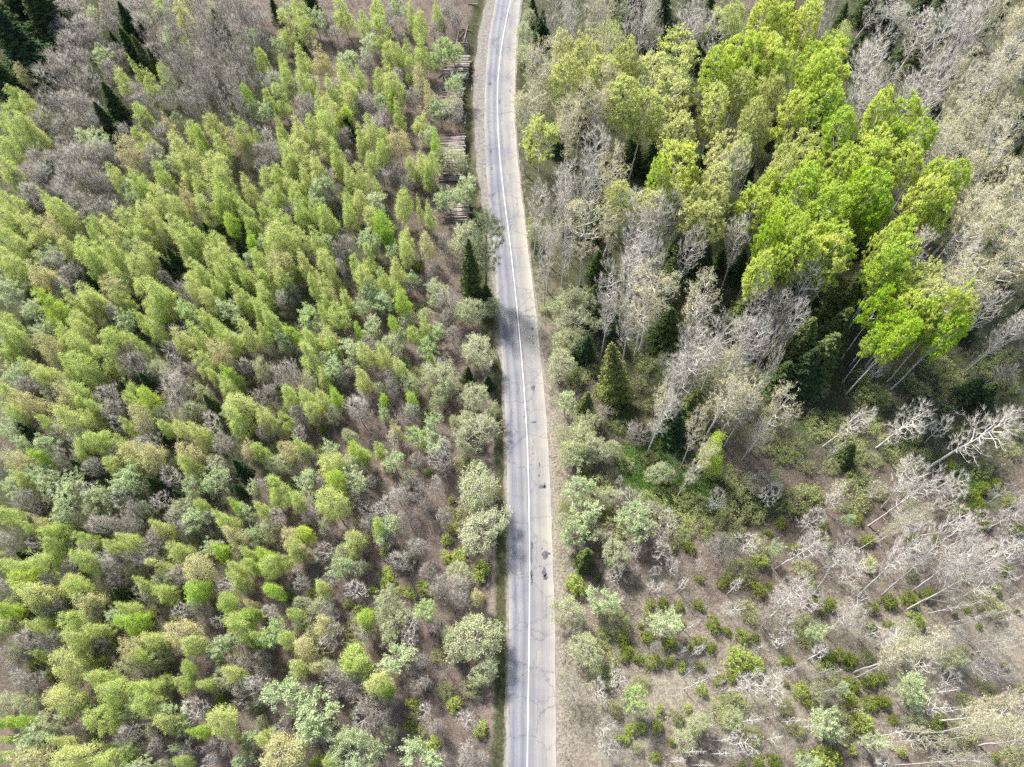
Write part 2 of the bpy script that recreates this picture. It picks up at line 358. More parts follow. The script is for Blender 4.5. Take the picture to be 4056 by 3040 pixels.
SURVEY = """
@0,0
S:60 200 200,170 400 300,380 110 260,130 30 200,30 690 170,1120 230 130,1140 430 150,980 900 150,920 1050 120,1280 340 80,1890 230 110,1010 390 80,560 30 120
E:1250 490 110,1330 560 90
B:1590 180 170,1620 410 80,1060 720 110,1180 590 70,1300 700 110,1430 650 110,130 860 130,240 900 130,150 1130 200,280 1120 180,30 1040 100,60 1280 150,60 1450 180,150 1530 110,1220 990 130,1190 1160 110,1280 1220 100,1680 1150 130,1560 1300 190,1730 1260 100,1850 1100 120,1900 1270 140,2120 1160 130,1840 1450 200,1600 1430 150,1400 1540 150,1030 1560 120,1180 1580 150,1700 1570 150,1920 1580 150,2130 1590 130,1420 30 120,1620 30 60,365 1300 60,1300 1640 120
D:2150 840 90,1720 1190 90
P:1110 1290 170,190 640 90,1450 1070 100,1770 540 100,2040 1230 120
W:730 1170 150,850 1190 160,820 140 110,890 500 130,1470 340 140,1830 110 130,2160 300 100,320 630 110,1130 1640 100,1370 100 100,1280 190 80,1430 1420 120,2180 950 90,1500 1000 70
G:600 120 230,720 260 220,530 260 180,620 420 230,480 560 200,560 680 260,700 560 200,760 700 200,420 860 200,560 900 230,700 920 220,820 960 180,420 1060 200,600 1080 200,960 100 200,1100 80 220,1280 110 220,1250 250 200,780 360 180,960 620 160,1150 830 180,1280 900 180,1350 480 180,540 1380 220,700 1420 220,850 1350 240,350 1420 220,250 1550 200,420 1560 230,600 1570 200,780 1530 200,900 1600 160,960 1360 150,1330 1330 160,1400 1160 160,1250 1100 120,1700 60 140,2000 60 200,2150 120 180,900 200 160,840 1040 160,1000 240 150
V:1560 620 120,1650 720 120,1500 760 120,1780 640 110,1900 520 120,1720 420 100,2040 360 140,1960 700 120,2060 560 120,2140 700 110,1860 820 120,1740 880 120,1600 900 120,1960 900 120,2060 820 120,1900 330 110,2080 960 120,1680 300 100,1820 1000 100,2130 460 110,1470 880 110,1980 1000 110,1780 250 110,1700 560 110,1600 500 100
@1,0
B:250 190 150,360 60 150,420 240 130,390 500 140,225 530 80,40 520 110,750 70 190,1045 50 110,1030 150 110,1090 280 140,1150 450 130,925 230 110,1340 130 100,1570 130 110,1410 250 120,1420 420 170,1300 430 90,1240 510 80,1330 560 100,1180 690 200,1050 690 110,780 640 170,890 670 110,810 820 160,640 760 130,400 740 130,270 720 110,215 850 130,110 870 100,640 970 150,540 960 100,350 1120 170,610 1080 170,205 1110 100,590 1220 150,500 1130 120,350 1300 200,290 1380 160,230 1270 80,900 1220 120,1000 1150 170,1110 1190 110,1230 970 110,1420 1030 120,1070 1320 110,1330 1420 110,1450 1400 150,1530 1420 100,690 1380 150,520 1490 160,1000 1440 100,420 1560 140,290 1580 130,200 1520 110,110 1570 160,800 1540 120,910 1560 140,1490 1510 110,1040 1620 80,5 1200 50
P:560 500 150,1410 640 150,1490 860 90,1230 1230 140,560 820 100
D:765 980 120,1550 1220 110,1180 830 110
W:250 80 110,510 160 170,960 410 150,1230 50 160,760 520 170,140 680 100,215 380 100,490 700 90,90 960 140,1590 950 160,1730 720 150,1480 1180 110,1790 1620 160,600 1640 180,1060 880 100
C:1600 460 180,1700 440 130
K:1720 900 130,1690 1380 250
G:40 200 150,60 380 120,60 700 130,640 240 130,700 320 120,960 560 130,1000 620 120,1160 150 120,1230 270 130,950 880 180,930 960 160,1100 1000 130,1360 830 150,1090 1530 160,1230 1500 150,1290 1590 120,740 1250 120,780 1180 110,100 1250 170,140 1340 160,60 1350 130,70 1440 130,1690 110 150,1720 190 130,1540 290 100,1630 250 120,440 840 90,330 820 90,800 1390 100,1720 970 150,620 1560 120
S:480 30 120,160 90 70,375 340 70,800 1090 90
@1,1
B:60 150 100,150 100 110,200 260 200,230 430 190,120 360 120,390 190 150,390 400 130,610 210 160,530 440 150,620 600 140,420 620 150,330 640 80,40 600 120,60 740 140,50 870 150,240 760 120,120 490 100,800 180 130,1250 120 150,1500 200 100,1290 390 130,1310 540 120,960 570 110,870 650 110,930 740 140,1200 680 140,1100 760 130,1000 220 120,680 730 120,590 820 140,480 820 100,760 910 120,590 960 100,710 1070 140,590 1030 90,140 1100 150,40 1020 110,50 1210 110,620 1220 160,490 1290 110,450 1410 170,660 1320 110,960 1420 130,1100 1410 130,1250 1500 140,1370 1220 90,1460 1160 100,790 60 110,910 60 120,350 40 140,200 40 120,530 180 90,920 1600 130,570 1580 130,10 290 60,1410 140 60
P:1480 430 140,180 620 180
D:1080 290 140,1130 360 110,880 1180 80,1260 930 140,1190 1150 80,300 1210 90
W:1000 850 150,1090 960 170,910 990 130,990 1150 150,1140 1300 120,820 1370 190,620 1430 110,660 1500 180,220 870 110,230 1250 120,1550 1200 140,1370 770 90,950 390 150,1010 460 120,1180 510 120,630 480 110,1050 110 170,40 420 120,1310 1640 100,540 50 150,1640 60 180,1800 30 150
C:470 1100 180,1470 1370 150
K:1230 1290 200,460 1620 160,260 1350 120,1290 1100 150,1450 1070 140,1600 1620 320,1770 390 270,1860 1050 280,1930 1370 340,2040 1010 160,1560 870 220
n:1990 850 2010 170 330
e:1870 930 1830 390 260
S:1980 860 160,1820 1560 120,2000 1620 120
G:1650 960 180,1330 820 100,1520 660 100,270 950 130,640 60 130,740 560 120,740 660 100,1620 480 110,300 1580 170,200 1590 160,1190 1600 160,740 1580 140,760 450 120,830 500 110,1690 1230 120,1650 1080 110,330 870 90,650 1560 90
U:1400 640 110
@0,1
B:130 120 140,60 110 100,430 100 100,60 250 140,130 270 140,300 310 200,570 190 170,500 250 140,590 480 130,790 500 190,820 640 160,800 350 100,850 300 90,980 330 150,1140 240 180,1280 200 150,1240 360 150,1400 310 120,1370 80 180,1000 520 170,1260 520 190,1200 680 150,1000 700 150,1040 930 130,120 420 150,180 500 140,60 560 170,140 660 180,60 700 120,750 900 180,820 960 150,640 960 120,670 1110 140,720 1200 130,1290 850 160,1380 900 220,1340 1040 150,1250 1120 110,1340 1190 130,1000 1280 170,1200 1320 110,540 1220 150,690 1360 170,930 1430 150,600 1490 170,720 1520 200,800 1580 150,330 1530 150,440 1570 150,90 1250 190,60 1340 130,60 1130 120,40 1420 100,1550 160 150,1550 350 170,1600 480 150,1720 390 150,1870 420 120,1950 530 150,2020 620 170,1850 600 140,1660 700 150,1770 750 140,1690 830 130,1930 730 130,2130 740 100,1820 940 140,2090 900 150,2150 990 100,1900 860 100,1770 1080 130,1830 1150 100,1570 1280 130,1730 1260 150,1920 1220 130,2000 1310 130,2140 1240 150,1760 1470 140,1870 1620 90,1760 100 160,1900 120 110,2120 170 120,2060 100 100,1900 30 200,2160 290 80
D:430 980 190,1980 1590 130,1990 240 130,2160 420 100
P:510 350 140,980 850 140,340 690 200,440 740 130,400 1350 150,1920 1420 160,1620 70 120
W:1150 60 120,110 880 190,280 1000 150,340 1180 140,460 550 180,1100 480 120,1080 800 130,1070 1120 160,1990 1040 180,200 1520 130,110 1600 170,2150 560 90,2040 1270 100
C:1610 1060 160
K:1390 1540 180,860 1010 160
G:940 120 200,700 110 200,600 60 180,300 60 200,600 640 160,640 740 130,1420 750 110,1600 870 130,960 1080 130,1150 1400 160,1200 1520 180,1080 1470 140,1480 1600 180,1500 1400 130,2130 1530 120,1660 1540 110,560 850 100
H:180 1330 150
S:1490 560 150,1420 620 110,2050 470 100
@0,2
B:50 60 150,400 330 110,120 250 120,590 280 200,740 290 150,800 230 110,690 70 200,1140 40 100,1160 160 90,1100 360 90,1430 360 120,1560 390 120,1720 400 150,1960 30 150,2060 160 190,2060 310 180,690 540 140,830 500 150,950 470 150,1160 670 120,960 680 120,1600 680 170,200 820 130,60 1130 150,240 1240 90,450 1270 150,470 1400 110,720 1330 120,1120 1340 150,990 1390 110,1360 1220 130,1500 1430 160,1730 1040 90,1940 1180 160,360 1540 180,740 1550 160,1360 1540 120,170 1580 160,50 1570 100,2030 1600 120,2150 1470 110,2160 1600 110
D:1300 170 130,340 640 100,1880 1430 120,2040 1040 90
P:240 160 160,540 110 150,1230 300 150,1130 580 140,1290 600 190,1620 570 180,160 680 140,2150 560 110,350 1190 100,2010 1320 160,1670 1580 220
W:60 370 170,190 540 120,430 560 160,320 790 150,430 840 160,640 850 150,560 1030 220,80 900 160,1110 830 230,840 960 160,1700 900 140,1870 860 200,1680 1180 200,1800 1410 140,2170 900 100,2140 1110 120,2170 1310 110,1960 240 120,540 1160 120
K:220 960 140,780 1100 160,1260 1090 120,660 1190 160,1230 900 110
G:980 230 200,530 440 160,1500 110 250,1940 530 180,1000 620 150,830 730 150,600 650 150,260 1050 180,870 1230 180,1030 1200 170,1150 1100 150,1350 1320 150,930 1520 200,1000 1600 170,1150 1250 150,1720 1250 100,1600 1240 130,60 620 130,60 1400 150,1820 1170 100,1260 420 110,600 1600 140
H:1360 1010 180,1120 1490 150,310 1370 150,1340 1360 140,1560 120 180
S:1320 230 120,1400 430 100,180 1470 130,200 380 130,1540 960 110,2060 900 120,620 1430 80
E:1820 170 110
@1,2
B:290 130 120,250 290 90,420 110 150,480 240 120,560 130 120,70 300 150,30 590 110,400 550 130,610 680 180,720 720 130,170 920 170,350 1000 130,660 1050 220,1060 1260 130,850 1340 180,320 1440 150,40 1050 110,1050 540 90,100 1600 160,220 1530 100,910 610 110
D:680 110 110,690 860 150,380 1300 150,50 1480 130,880 560 140,1350 120 90,1080 110 70
P:300 560 140,290 1350 150,1190 390 110,420 1470 100
C:1370 460 160
W:1340 200 110,1090 270 100,1530 320 140,1540 490 190,1190 680 170,420 850 180,850 850 180,830 690 170,650 560 130,1140 1260 180,1130 1350 130,710 1600 180,30 1290 100,520 1000 80
K:1580 160 120,200 690 220,820 940 130,760 1440 200,120 1290 180,590 1230 130,800 460 150,680 270 150,1890 130 260,2040 210 130,1900 400 330,1720 330 120,1920 860 430,1960 1230 440,1800 560 130,1640 50 200,1350 40 180
G:880 240 230,90 110 180,380 290 150,450 620 120,1330 280 150,1380 660 130,1450 960 150,1600 760 130,1000 850 110,80 430 120,500 1160 130,1220 970 180,1330 1200 150,950 1250 130,640 1290 110,1420 1430 170,1510 1630 150,1190 60 130,580 890 110,360 380 110,1000 1150 140,1200 1330 140,900 1000 150,1480 1050 120,1640 1170 150
H:890 120 180,1190 480 170,1570 640 270,1560 870 150,410 1060 180,50 850 110,1430 1420 150,370 1640 80,1600 1150 120,1250 960 170
U:590 400 100,300 860 100,1480 760 80,1890 690 150,310 420 120,440 1230 90
Y:1690 1240 120,1640 1340 110,1750 1500 160,1940 1600 180,1640 1490 120,1100 1480 70,1680 1000 70,1130 1630 120
@0,3
B:280 160 240,40 420 130,320 410 160,600 60 150,690 130 150,600 430 210,830 470 150,660 560 150,1080 270 130,1400 120 150,1980 200 140,2070 60 140,2050 410 200,1650 580 160,1230 690 160,1310 560 180,610 760 230,840 890 180,960 1010 230,520 1060 240,1240 970 190,1370 930 120,1300 1120 170,860 1230 200,1450 1280 170,1910 1240 220,2000 850 150,1770 920 110,1610 820 100,1570 950 120,2160 540 100,700 1570 270,950 1600 220,40 1400 90,60 1550 110,530 1440 120,920 1480 70,1600 1620 100,1210 90 110,350 660 80,720 740 80
D:190 40 180,60 290 120,1150 380 180,1650 110 200,2170 350 90,30 1270 80,190 1270 110,1720 1330 110
P:720 230 200,2170 250 80,1540 460 220,1160 610 170,280 1600 250
W:1000 350 130,690 1150 150,1150 1170 160,1890 600 170,1860 690 110,1500 1180 170,300 1360 220,330 1450 180,1560 1320 120,2170 1400 130,2090 1620 140,1230 1630 150,1610 880 90,1520 1480 80,2000 580 160
K:790 1090 130,1400 620 230,1380 720 220,1920 900 200,2020 960 150,440 1280 200,2120 1500 110,580 650 120,1420 1630 120,1350 1300 150,1130 1500 170
G:450 260 200,300 570 230,500 580 180,130 730 150,180 880 150,50 800 130,300 900 170,1700 280 170,1800 300 130,650 900 150,900 620 130,450 100 150,380 40 120,1420 980 120,2140 730 150,1000 60 150,1100 1400 160,1350 1480 140,1900 1480 150,1660 1520 120,60 100 130,640 1340 120,130 500 120,2080 1000 120
H:1220 160 180,770 340 190,1960 90 200,1690 1140 260,1170 1360 180,1820 1600 170,430 620 150,1890 420 120,2150 140 80
S:1010 140 150
U:300 770 140,420 860 130,1960 270 130,1900 1070 120,220 330 110,560 1200 120,1180 230 110,1290 330 120
Y:980 620 110,2060 1400 100,860 770 120,1500 370 90,790 1400 80
@1,3
B:290 570 110,350 800 150,830 720 230,1060 930 190,60 1390 140,550 100 120,350 330 100,20 550 100,10 330 60,640 1640 110
D:160 130 130,940 370 140,790 770 110,1130 1000 120
P:400 610 200,570 440 170,540 780 110,200 1540 280,1910 180 120
C:1480 310 180,130 490 200
W:1190 720 250,260 1050 320,540 1180 360,830 1540 430,1420 1580 300
K:1210 390 280,1120 250 250,400 240 150,400 430 170,490 530 150,580 260 180,620 800 200,1890 540 480,1960 850 270,1720 660 160,40 1270 100
G:640 340 170,940 500 170,1620 160 200,1750 150 250,1540 420 150,1420 760 160,1390 940 160,980 1080 200,1850 1580 220,800 940 180,660 920 200,1960 1600 150,1560 1310 130,1600 1600 130,470 1400 140,1650 830 90,80 720 120,60 820 110,850 1000 120
R:1850 980 180,1560 700 130,1360 1230 120
H:380 60 160,870 130 230,130 310 170,1460 1160 180,220 1330 170,690 990 160,1510 20 130,1850 1480 170,1800 200 150,1440 940 140,470 1410 110,960 530 130,1530 1310 110,1600 1590 120,640 40 150
U:500 150 150,270 180 120
Y:1140 40 140,1450 100 140,1330 160 120,1010 130 100,800 240 90,1240 130 90,870 290 100,1950 1320 150,1720 1100 130,1700 1160 80,1350 1100 130,1300 1300 90,1520 1480 160,500 1630 160,840 1190 90
@2,2
K:660 340 260,590 520 330,520 600 240,720 580 260,880 560 160,440 430 150,830 960 190,480 1200 180,640 1190 180,860 1440 230,760 1310 150,940 1540 180
W:470 160 170,550 890 230,620 1100 230,560 1300 200,1060 1150 250,1120 1280 220
E:630 1500 150,640 180 130,1580 200 240
S:1390 350 190
U:1530 1420 120,1390 1420 110,830 1130 130,610 780 110,2200 1280 60,1310 500 120
F:1300 250 230,2050 170 200,1400 60 170
t:1990 660 2200 330 260
O:1830 130 330,1650 340 200,1600 640 190,1980 80 250,1340 100 200
d:1665 775 1815 420 210
R:460 1060 120,1150 1020 220,1600 1040 250,1450 1200 230,1290 1120 200,2000 900 300,1950 1080 260,2100 1120 220,1850 1060 200,2120 1430 230,1960 1620 250,1750 1230 200,1480 1330 170,1420 980 200,970 680 150,930 370 150,1180 640 160,1950 1280 160
Y:2150 1540 150
H:940 830 90,1570 790 180,840 1350 130,1390 1580 170,1240 1610 120,1640 1590 120,1080 1600 120
G:1830 1440 250,1100 460 200,2130 850 200,780 250 120
@3,2
t:880 1220 1530 760 300,1000 1060 1330 640 330,1380 730 2130 260 480,480 540 930 230 260,930 560 1350 230 360,60 1600 500 1330 300,1880 1270 2260 1060 260,2030 1110 2330 960 220,400 1830 720 1300 260
h:1510 380 220,620 530 140
O:100 200 260,1130 1180 130,1380 1060 150
K:60 820 150
R:250 1010 340,720 950 330,250 560 200,420 380 200,120 620 200,900 650 150,1340 80 200,1550 150 200,2100 580 150,1650 400 120,560 300 150,800 650 120,330 720 140,560 700 160,1000 500 140,1050 620 120,1200 250 170
U:470 1220 130,860 1350 140,780 1160 120,500 1380 150,1800 1080 180,1650 1100 150,1850 900 140,1980 860 120,2090 1000 150,1750 960 130,1870 1210 140,2130 1260 140,1600 720 120,2120 400 120,110 1210 120,20 1300 60,220 1420 120,1450 1340 110,2060 1620 120
S:700 600 120,1900 100 150,1750 60 150
W:700 1170 90,60 1430 110
Y:890 1560 150
@2,3
U:1190 250 110,1300 240 110,1440 260 110,1610 250 110,1470 420 70,1110 430 70,1740 420 160,1850 480 90,960 560 150,1000 640 120,1170 530 140,1360 580 150,970 700 110,1090 720 110,1210 740 160,1350 750 110,1600 580 160,1720 620 110,1240 1570 110,1380 1440 80,1830 60 140,2130 120 160,2130 1600 140,740 20 70,1620 40 80,2100 540 90,2000 1640 80,1630 780 90,1800 900 120,1900 880 120
Y:550 80 200,1470 780 100,1640 980 110,1990 520 130,1950 720 250,2120 770 170,1270 1160 80,1260 1310 110,1030 1330 110,1110 1300 110,930 1410 90,1000 1420 80,1520 1150 80
R:880 420 280,780 540 150,2030 310 200,1870 1120 280,2080 1400 200,1160 350 100,1080 1500 90,1420 1220 130,1110 930 140,1850 1230 160
C:1090 1090 200
W:780 190 230,1320 380 230
K:490 310 270,650 650 320,1620 1290 230,1900 1250 200,1500 1450 200
f:540 1000 360
s:1490 475 1640 380 90,1440 680 1540 600 70,1540 700 1690 600 100,1480 985 1830 830 130,1470 885 1580 790 70,1740 1020 1900 940 70,1870 1000 2120 920 110,1290 1050 1400 960 60,1380 1045 1510 1010 40,1760 940 1880 885 50,1850 170 2010 20 120,1220 140 1330 60 100,1180 150 1220 40 100,1420 130 1540 30 110,1740 1430 1950 1410 90,1460 1530 1700 1520 100,1720 1545 1990 1530 110,1370 1610 1510 1590 100,1670 1330 1760 1290 50,1980 1260 2200 1230 110,2100 640 2212 590 70,2080 825 2180 790 50,930 230 970 170 70,1560 1640 1760 1640 90
G:2180 350 120,2190 430 120,1240 620 100
@3,3
t:480 500 790 270 230,780 180 1440 -430 330,990 170 1740 -500 300,1260 130 1900 -330 300,1210 290 2212 -220 330,-60 450 330 40 330
o:745 840 1500 550 330,1440 1370 2140 1200 330,1820 1470 2330 1400 300
U:380 80 130,450 250 160,560 250 140,900 270 140,1060 220 160,1230 200 160,1370 170 140,910 450 120,1060 420 100,500 700 160,640 690 160,720 730 150,720 930 160,880 910 160,980 890 130,660 980 140,880 1110 160,990 1090 150,720 1100 160,350 1110 110,1080 1250 100,1480 1240 140,1540 1470 140,600 1560 120,1960 1570 90,1740 300 80,1830 440 60,1630 340 50,2170 310 60,2050 780 70,2180 980 90,20 90 80,60 1600 140,300 1540 90,150 930 70,1900 50 60,2000 160 60,420 1540 110,1830 1300 80
Y:1290 380 150,810 1260 200,500 1590 250,290 990 150,1980 100 70,1440 1330 130,1150 1520 100,730 1510 80,170 740 110
R:300 440 220,320 560 140,860 700 130,160 1140 140,1680 650 130,1720 1090 150,250 1330 150
W:450 500 160,500 1250 220,540 1340 170,1240 960 240,1240 1060 170,650 1000 100,350 1620 150,900 1430 160
K:1220 500 200,1180 620 200,1620 730 230,450 1010 170,1250 1260 150
O:1200 740 170,1300 1400 200,2050 1150 280,1900 1280 230,2130 1350 200,2100 1080 150,1650 1600 160
s:1380 325 1950 200 80,1560 410 2100 290 80,1610 445 2240 262 90,2060 220 2240 150 70,1990 400 2240 310 80,1730 590 2130 480 110,1840 570 2212 540 80,1750 670 2230 600 110,1320 1030 1700 975 80,960 1390 1340 1310 120,70 850 290 780 100,320 885 600 790 70,340 900 680 810 70,120 1260 350 1240 90,0 1230 120 1180 80,0 1420 150 1380 110,280 1310 480 1310 80,670 1180 830 1160 50,400 1030 700 950 70,1990 60 2212 0 90,2060 910 2212 880 60,1500 230 1750 160 70,1950 590 2230 545 80
@2,0
p:790 560 840 100 330
M:490 470 190,430 760 260,800 720 300,240 1150 300,1430 420 350,1260 600 330,960 960 300,1100 1050 280,1420 850 330,1370 1000 280,1470 1200 300,1750 960 300,2060 1070 200,2150 1180 150,1790 1290 270,1960 1400 220,1720 1570 260,1960 820 230,2150 920 160,620 500 200,950 560 200
L:1810 680 250,1940 480 200,2130 250 250,2150 560 250,2100 690 200,1430 1540 320,2160 1560 150,2000 600 200,1240 1640 150
B:1780 120 130,1930 150 190
K:100 300 170,100 450 160,300 640 150,150 150 120
O:260 560 300,150 830 280,110 950 180,900 1380 230,930 1560 260,230 700 200
F:520 200 220,700 120 220,370 100 180,430 270 200,1520 190 330,680 1330 280,430 1540 280,640 1570 200,1150 790 180
t:620 1250 780 820 170
S:250 250 130,1050 150 230,1760 250 120,550 930 150,580 1080 130,400 1250 100,1050 1330 150,1230 1360 160,1650 1380 100,190 100 90,2200 60 100,1100 330 110
@3,0
L:60 110 170,290 270 240,50 280 180,350 520 220,560 490 240,80 520 180,520 700 300,330 780 230,70 700 180,440 980 280,170 1080 220,960 990 240,1160 970 220,640 1230 240,920 1290 280,1250 1260 230,1210 1420 250,570 1420 220,900 1500 300,330 1500 200,1370 1550 220,1560 1570 180,1060 1180 180
M:80 870 170,250 1300 280,70 1420 200,50 1580 200
p:600 560 690 110 220
K:760 1080 190
F:400 80 240,900 420 280,860 600 300,800 780 260,900 860 220,1500 330 300,1650 300 250,1330 700 280,1450 600 260,1400 870 230,1380 970 200,1820 200 250,1750 330 220,500 260 130,1000 680 240,1200 800 200
t:750 350 1010 0 200,930 260 1130 0 200,1010 330 1190 20 180,1080 400 1260 60 170,1100 680 1400 170 260,1180 470 1400 80 240
O:2060 170 250,2120 330 250,1690 640 250,1640 900 240,1650 1060 260,2060 520 300,2000 640 260,1450 1180 280,1680 1200 250,1930 980 220,2150 1020 200,1850 1480 300,1720 1560 250,2160 700 200
o:1420 1450 1640 1130 220,1830 1340 2170 820 260,2080 1560 2280 1330 220
E:1330 420 200,2190 440 80
S:1180 440 120,850 60 150,1700 100 180,180 80 100,1800 700 130,1560 500 100,1040 720 80,1620 140 140,1020 60 120,1330 60 140
@2,1
o:590 810 640 60 380,820 700 880 100 230,1100 1390 1270 560 400
O:1640 930 320,1180 950 380,1860 1470 240,1950 1560 280,330 350 160
M:1180 90 300,1350 80 300,1560 120 300,1790 80 200,870 50 220
m:1700 250 280
K:560 950 330,560 1120 330,500 1280 270,200 350 150,430 1480 280
F:200 80 200,350 150 220,480 60 200,450 450 200,300 550 200,870 800 260,850 980 180,1560 1300 240,1420 1560 250,2030 1200 330,2080 1340 300
H:1320 1450 150
E:2000 1050 250,2080 950 250
y:900 1800 860 1290 380
S:1330 1150 200,740 650 130,690 920 120,1500 550 200,1620 600 180,1680 680 150,720 1080 100,880 1180 120,700 300 120,1400 480 130
R:180 260 130,300 1000 130,200 440 100,1150 1500 180,1750 1330 150,1080 1420 130
L:2120 100 250,2140 730 230
l:2150 450 180
@3,1
L:200 60 300,420 60 280,850 130 300,1280 70 250,1480 240 200,480 260 280,170 310 250,330 430 280,550 470 300,70 600 200,250 620 250,480 640 320,130 480 200,1110 410 220,930 480 170,1030 660 260,1000 760 250,1420 150 200,60 230 200,1180 880 240,1220 1050 230
l:700 150 230,930 1040 200,1100 1240 280,1000 1350 200,1300 1150 230,1450 1290 230,900 260 220
M:1300 780 250,1400 1000 260,1650 1080 200
k:1030 1640 1750 800 260,700 1510 1180 950 220,640 1650 1000 1200 190
O:1650 880 280,1600 680 250,1750 120 350,2000 150 350,2000 350 300,2100 550 260,1850 330 300,2150 250 200,2150 60 200
F:1330 470 250,1700 500 350,100 1000 230,250 1100 230,30 1300 120,40 1560 120,2130 1150 200
t:1520 1380 2090 840 260,1700 1540 2240 1080 240
E:720 880 250,600 1000 280,250 1380 280,450 1450 280,550 1250 250
S:330 1560 250,120 1600 200
h:960 1530 180
R:1400 1550 200,1700 1600 180,1900 1530 200,1200 1600 180,800 1600 150,1850 1350 150,1550 1500 160,2100 1400 180,2100 1650 180
G:2050 1560 200
"""

# ---------------------------------------------------------------- kinds of plants
p_birch = lambda u: 1.12 * min(1, (u + .12) / .3) ** .6 * (1 - u) ** .9
p_round = lambda u: max(0, 1 - (2 * u - 1) ** 2) ** .5
p_dome = lambda u: min(1, .45 + 1.4 * u) * max(0, 1 - u ** 2.6) ** .5
p_fan = lambda u: min(1, .22 + 1.25 * u) * max(0, 1 - u ** 3.2) ** .5
p_col = lambda u: (.5 + .8 * u) * max(0, 1 - u ** 4) ** .5
p_bush = lambda u: max(0, 1 - u ** 2.2) ** .5

VAR = {}
def variants(key, n, w0, h0, make): VAR[key] = [make(i) + (w0, h0) for i in range(n)]

p_oval = lambda u: 1.05 * min(1, (u + .15) / .42) ** .7 * max(0, 1 - u ** 2.1) ** .75
def birch(i, leaf, nl=9500, bark='bark_white'):
    pf = p_oval if i % 3 == 2 else p_birch
    return plant(100 + i, 'birch', 11, 4.0, 1.8 + .5 * (i % 3), 150 + 12 * (i % 4), pf, .35, .97, .10, .010, .25, .5, 1.4, .08, 4, .75, .008, -.05, .55,
                 nl * (.8 + .1 * (i % 4)), .19, 'twig', .75, .36, .15, bark, 'twig_brown', leaf, .05, .10, droop=.2, clump=60 if i % 4 == 3 else 0, sig=.35)
variants('B', 9, 4.0, 11, lambda i: birch(i, 'birch_leaf'))
variants('P', 4, 4.0, 11, lambda i: birch(20 + i, 'tan_leaf', 6500))
variants('D', 4, 4.0, 11, lambda i: birch(30 + i, 'fresh_leaf', 9800))
variants('BP', 2, 8.5, 20, lambda i: plant(140 + i, 'birch', 20, 8.5, 5, 330, p_birch, .35, .95, .22, .014, .3, .4, 1.3, .06, 5, 1.2, .012, -.3, .6,
         8500, .24, None, 1, .5, .3, 'bark_white', 'twig_pale', 'birch_leaf', .045, droop=.5))
def willow(i, leaf, nl=5600):
    return plant(200 + i, 'willow', 8, 4.0, 2.2, 110, p_dome, .3, .85, .09, .012, .35, .45, 1.5, .08, 6, .75, .012, .9, .45,
                 nl, .20, 'twig', .55, .42, .10, 'bark_grey', 'twig_grey', leaf, .05, clump=20 + 6 * (i % 3), sig=.45)
variants('W', 5, 4.0, 8, lambda i: willow(i, 'mint_leaf'))
variants('C', 3, 4.0, 8, lambda i: willow(20 + i, 'bright_leaf', 6000))
variants('K', 5, 6.0, 6, lambda i: plant(240 + i, 'sallow', 6, 6.0, 1.0, 210, p_dome, .3, .7, .10, .012, .2, .35, 1.0, .05, 6, .7, .012, .5, .6,
         8000, .155, 'twig', .8, .5, .12, 'bark_grey', 'twig_grey', 'sallow_leaf', .05, clump=(0, 30)[i % 2], sig=.6))
variants('W2', 3, 8.0, 9, lambda i: plant(220 + i, 'willow', 9, 8.0, 2.0, 260, p_dome, .25, .85, .12, .012, .35, .4, 1.3, .06, 6, .8, .012, .9, .5,
         12500, .20, 'twig', .6, .42, .12, 'bark_grey', 'twig_grey', 'mint_leaf', .05, clump=46, sig=.6))
variants('K2', 3, 10.0, 8, lambda i: plant(260 + i, 'sallow', 8, 10.0, .8, 420, p_dome, .25, .75, .14, .012, .2, .3, 1.0, .05, 6, .75, .012, .5, .6,
         16500, .165, 'twig', .8, .5, .14, 'bark_grey', 'twig_grey', 'sallow_leaf', .05, clump=(0, 60)[i % 2], sig=.8))
variants('G', 8, 5.0, 7, lambda i: plant(280 + i, 'alder', 7, 5.0, 1.4, 150, p_fan, .3, .85, .08, .011, .35, .30, 1.3, .05, 10, 1.1, .013, .7, .5,
         0, bark='bark_grey', twig='twig_grey', limb_cut=.045, clump=(0, 16, 24)[i % 3], sig=.65))
variants('V', 3, 3.0, 10, lambda i: plant(320 + i, 'pole', 10, 3.0, 3.5, 80, p_col, .3, .95, .07, .011, .6, .3, 2.0, .03, 7, 1.0, .011, 1.1, .35,
         0, bark='bark_grey', twig='twig_grey', limb_cut=.045))
variants('H', 4, 5.0, 7, lambda i: plant(340 + i, 'bare', 7, 5.0, 2.6, 70, p_dome, .4, .7, .09, .015, .25, .35, 1.2, .08, 13, .9, .009, .3, .6,
         0, bark='bark_pale', twig='twig_pale', limb_cut=.03))
variants('s', 4, 4.0, 11, lambda i: plant(360 + i, 'stem', 11, 4.0, 3.5, 42, p_birch, .4, .97, .14, .024, .35, .4, 1.3, .08, 8, 1.0, .016, .3, .6,
         0, bark='bark_bright', twig='twig_pale', limb_cut=.03))
variants('F', 6, 8.0, 22, lambda i: plant(380 + i, 'tall_bare', 22, 8.0, 7.5, 210, p_fan, .4, .88, .25, .0185, .5, .38, 1.5, .05, 11, 1.3, .010, .6, .5,
         0, bark='bark_pale', twig='twig_pale', limb_cut=.045, clump=34 if i % 2 else 0, sig=.9))
variants('O', 6, 8.0, 22, lambda i: plant(400 + i, 'budding', 22, 8.0, 8.0, 210, p_fan, .4, .88, .25, .018, .45, .38, 1.5, .05, 8, 1.0, .010, .5, .6,
         3300, .18, None, 1, .6, .12, 'bark_pale', 'twig_pale', 'bud_leaf', .04, clump=38, sig=.8))
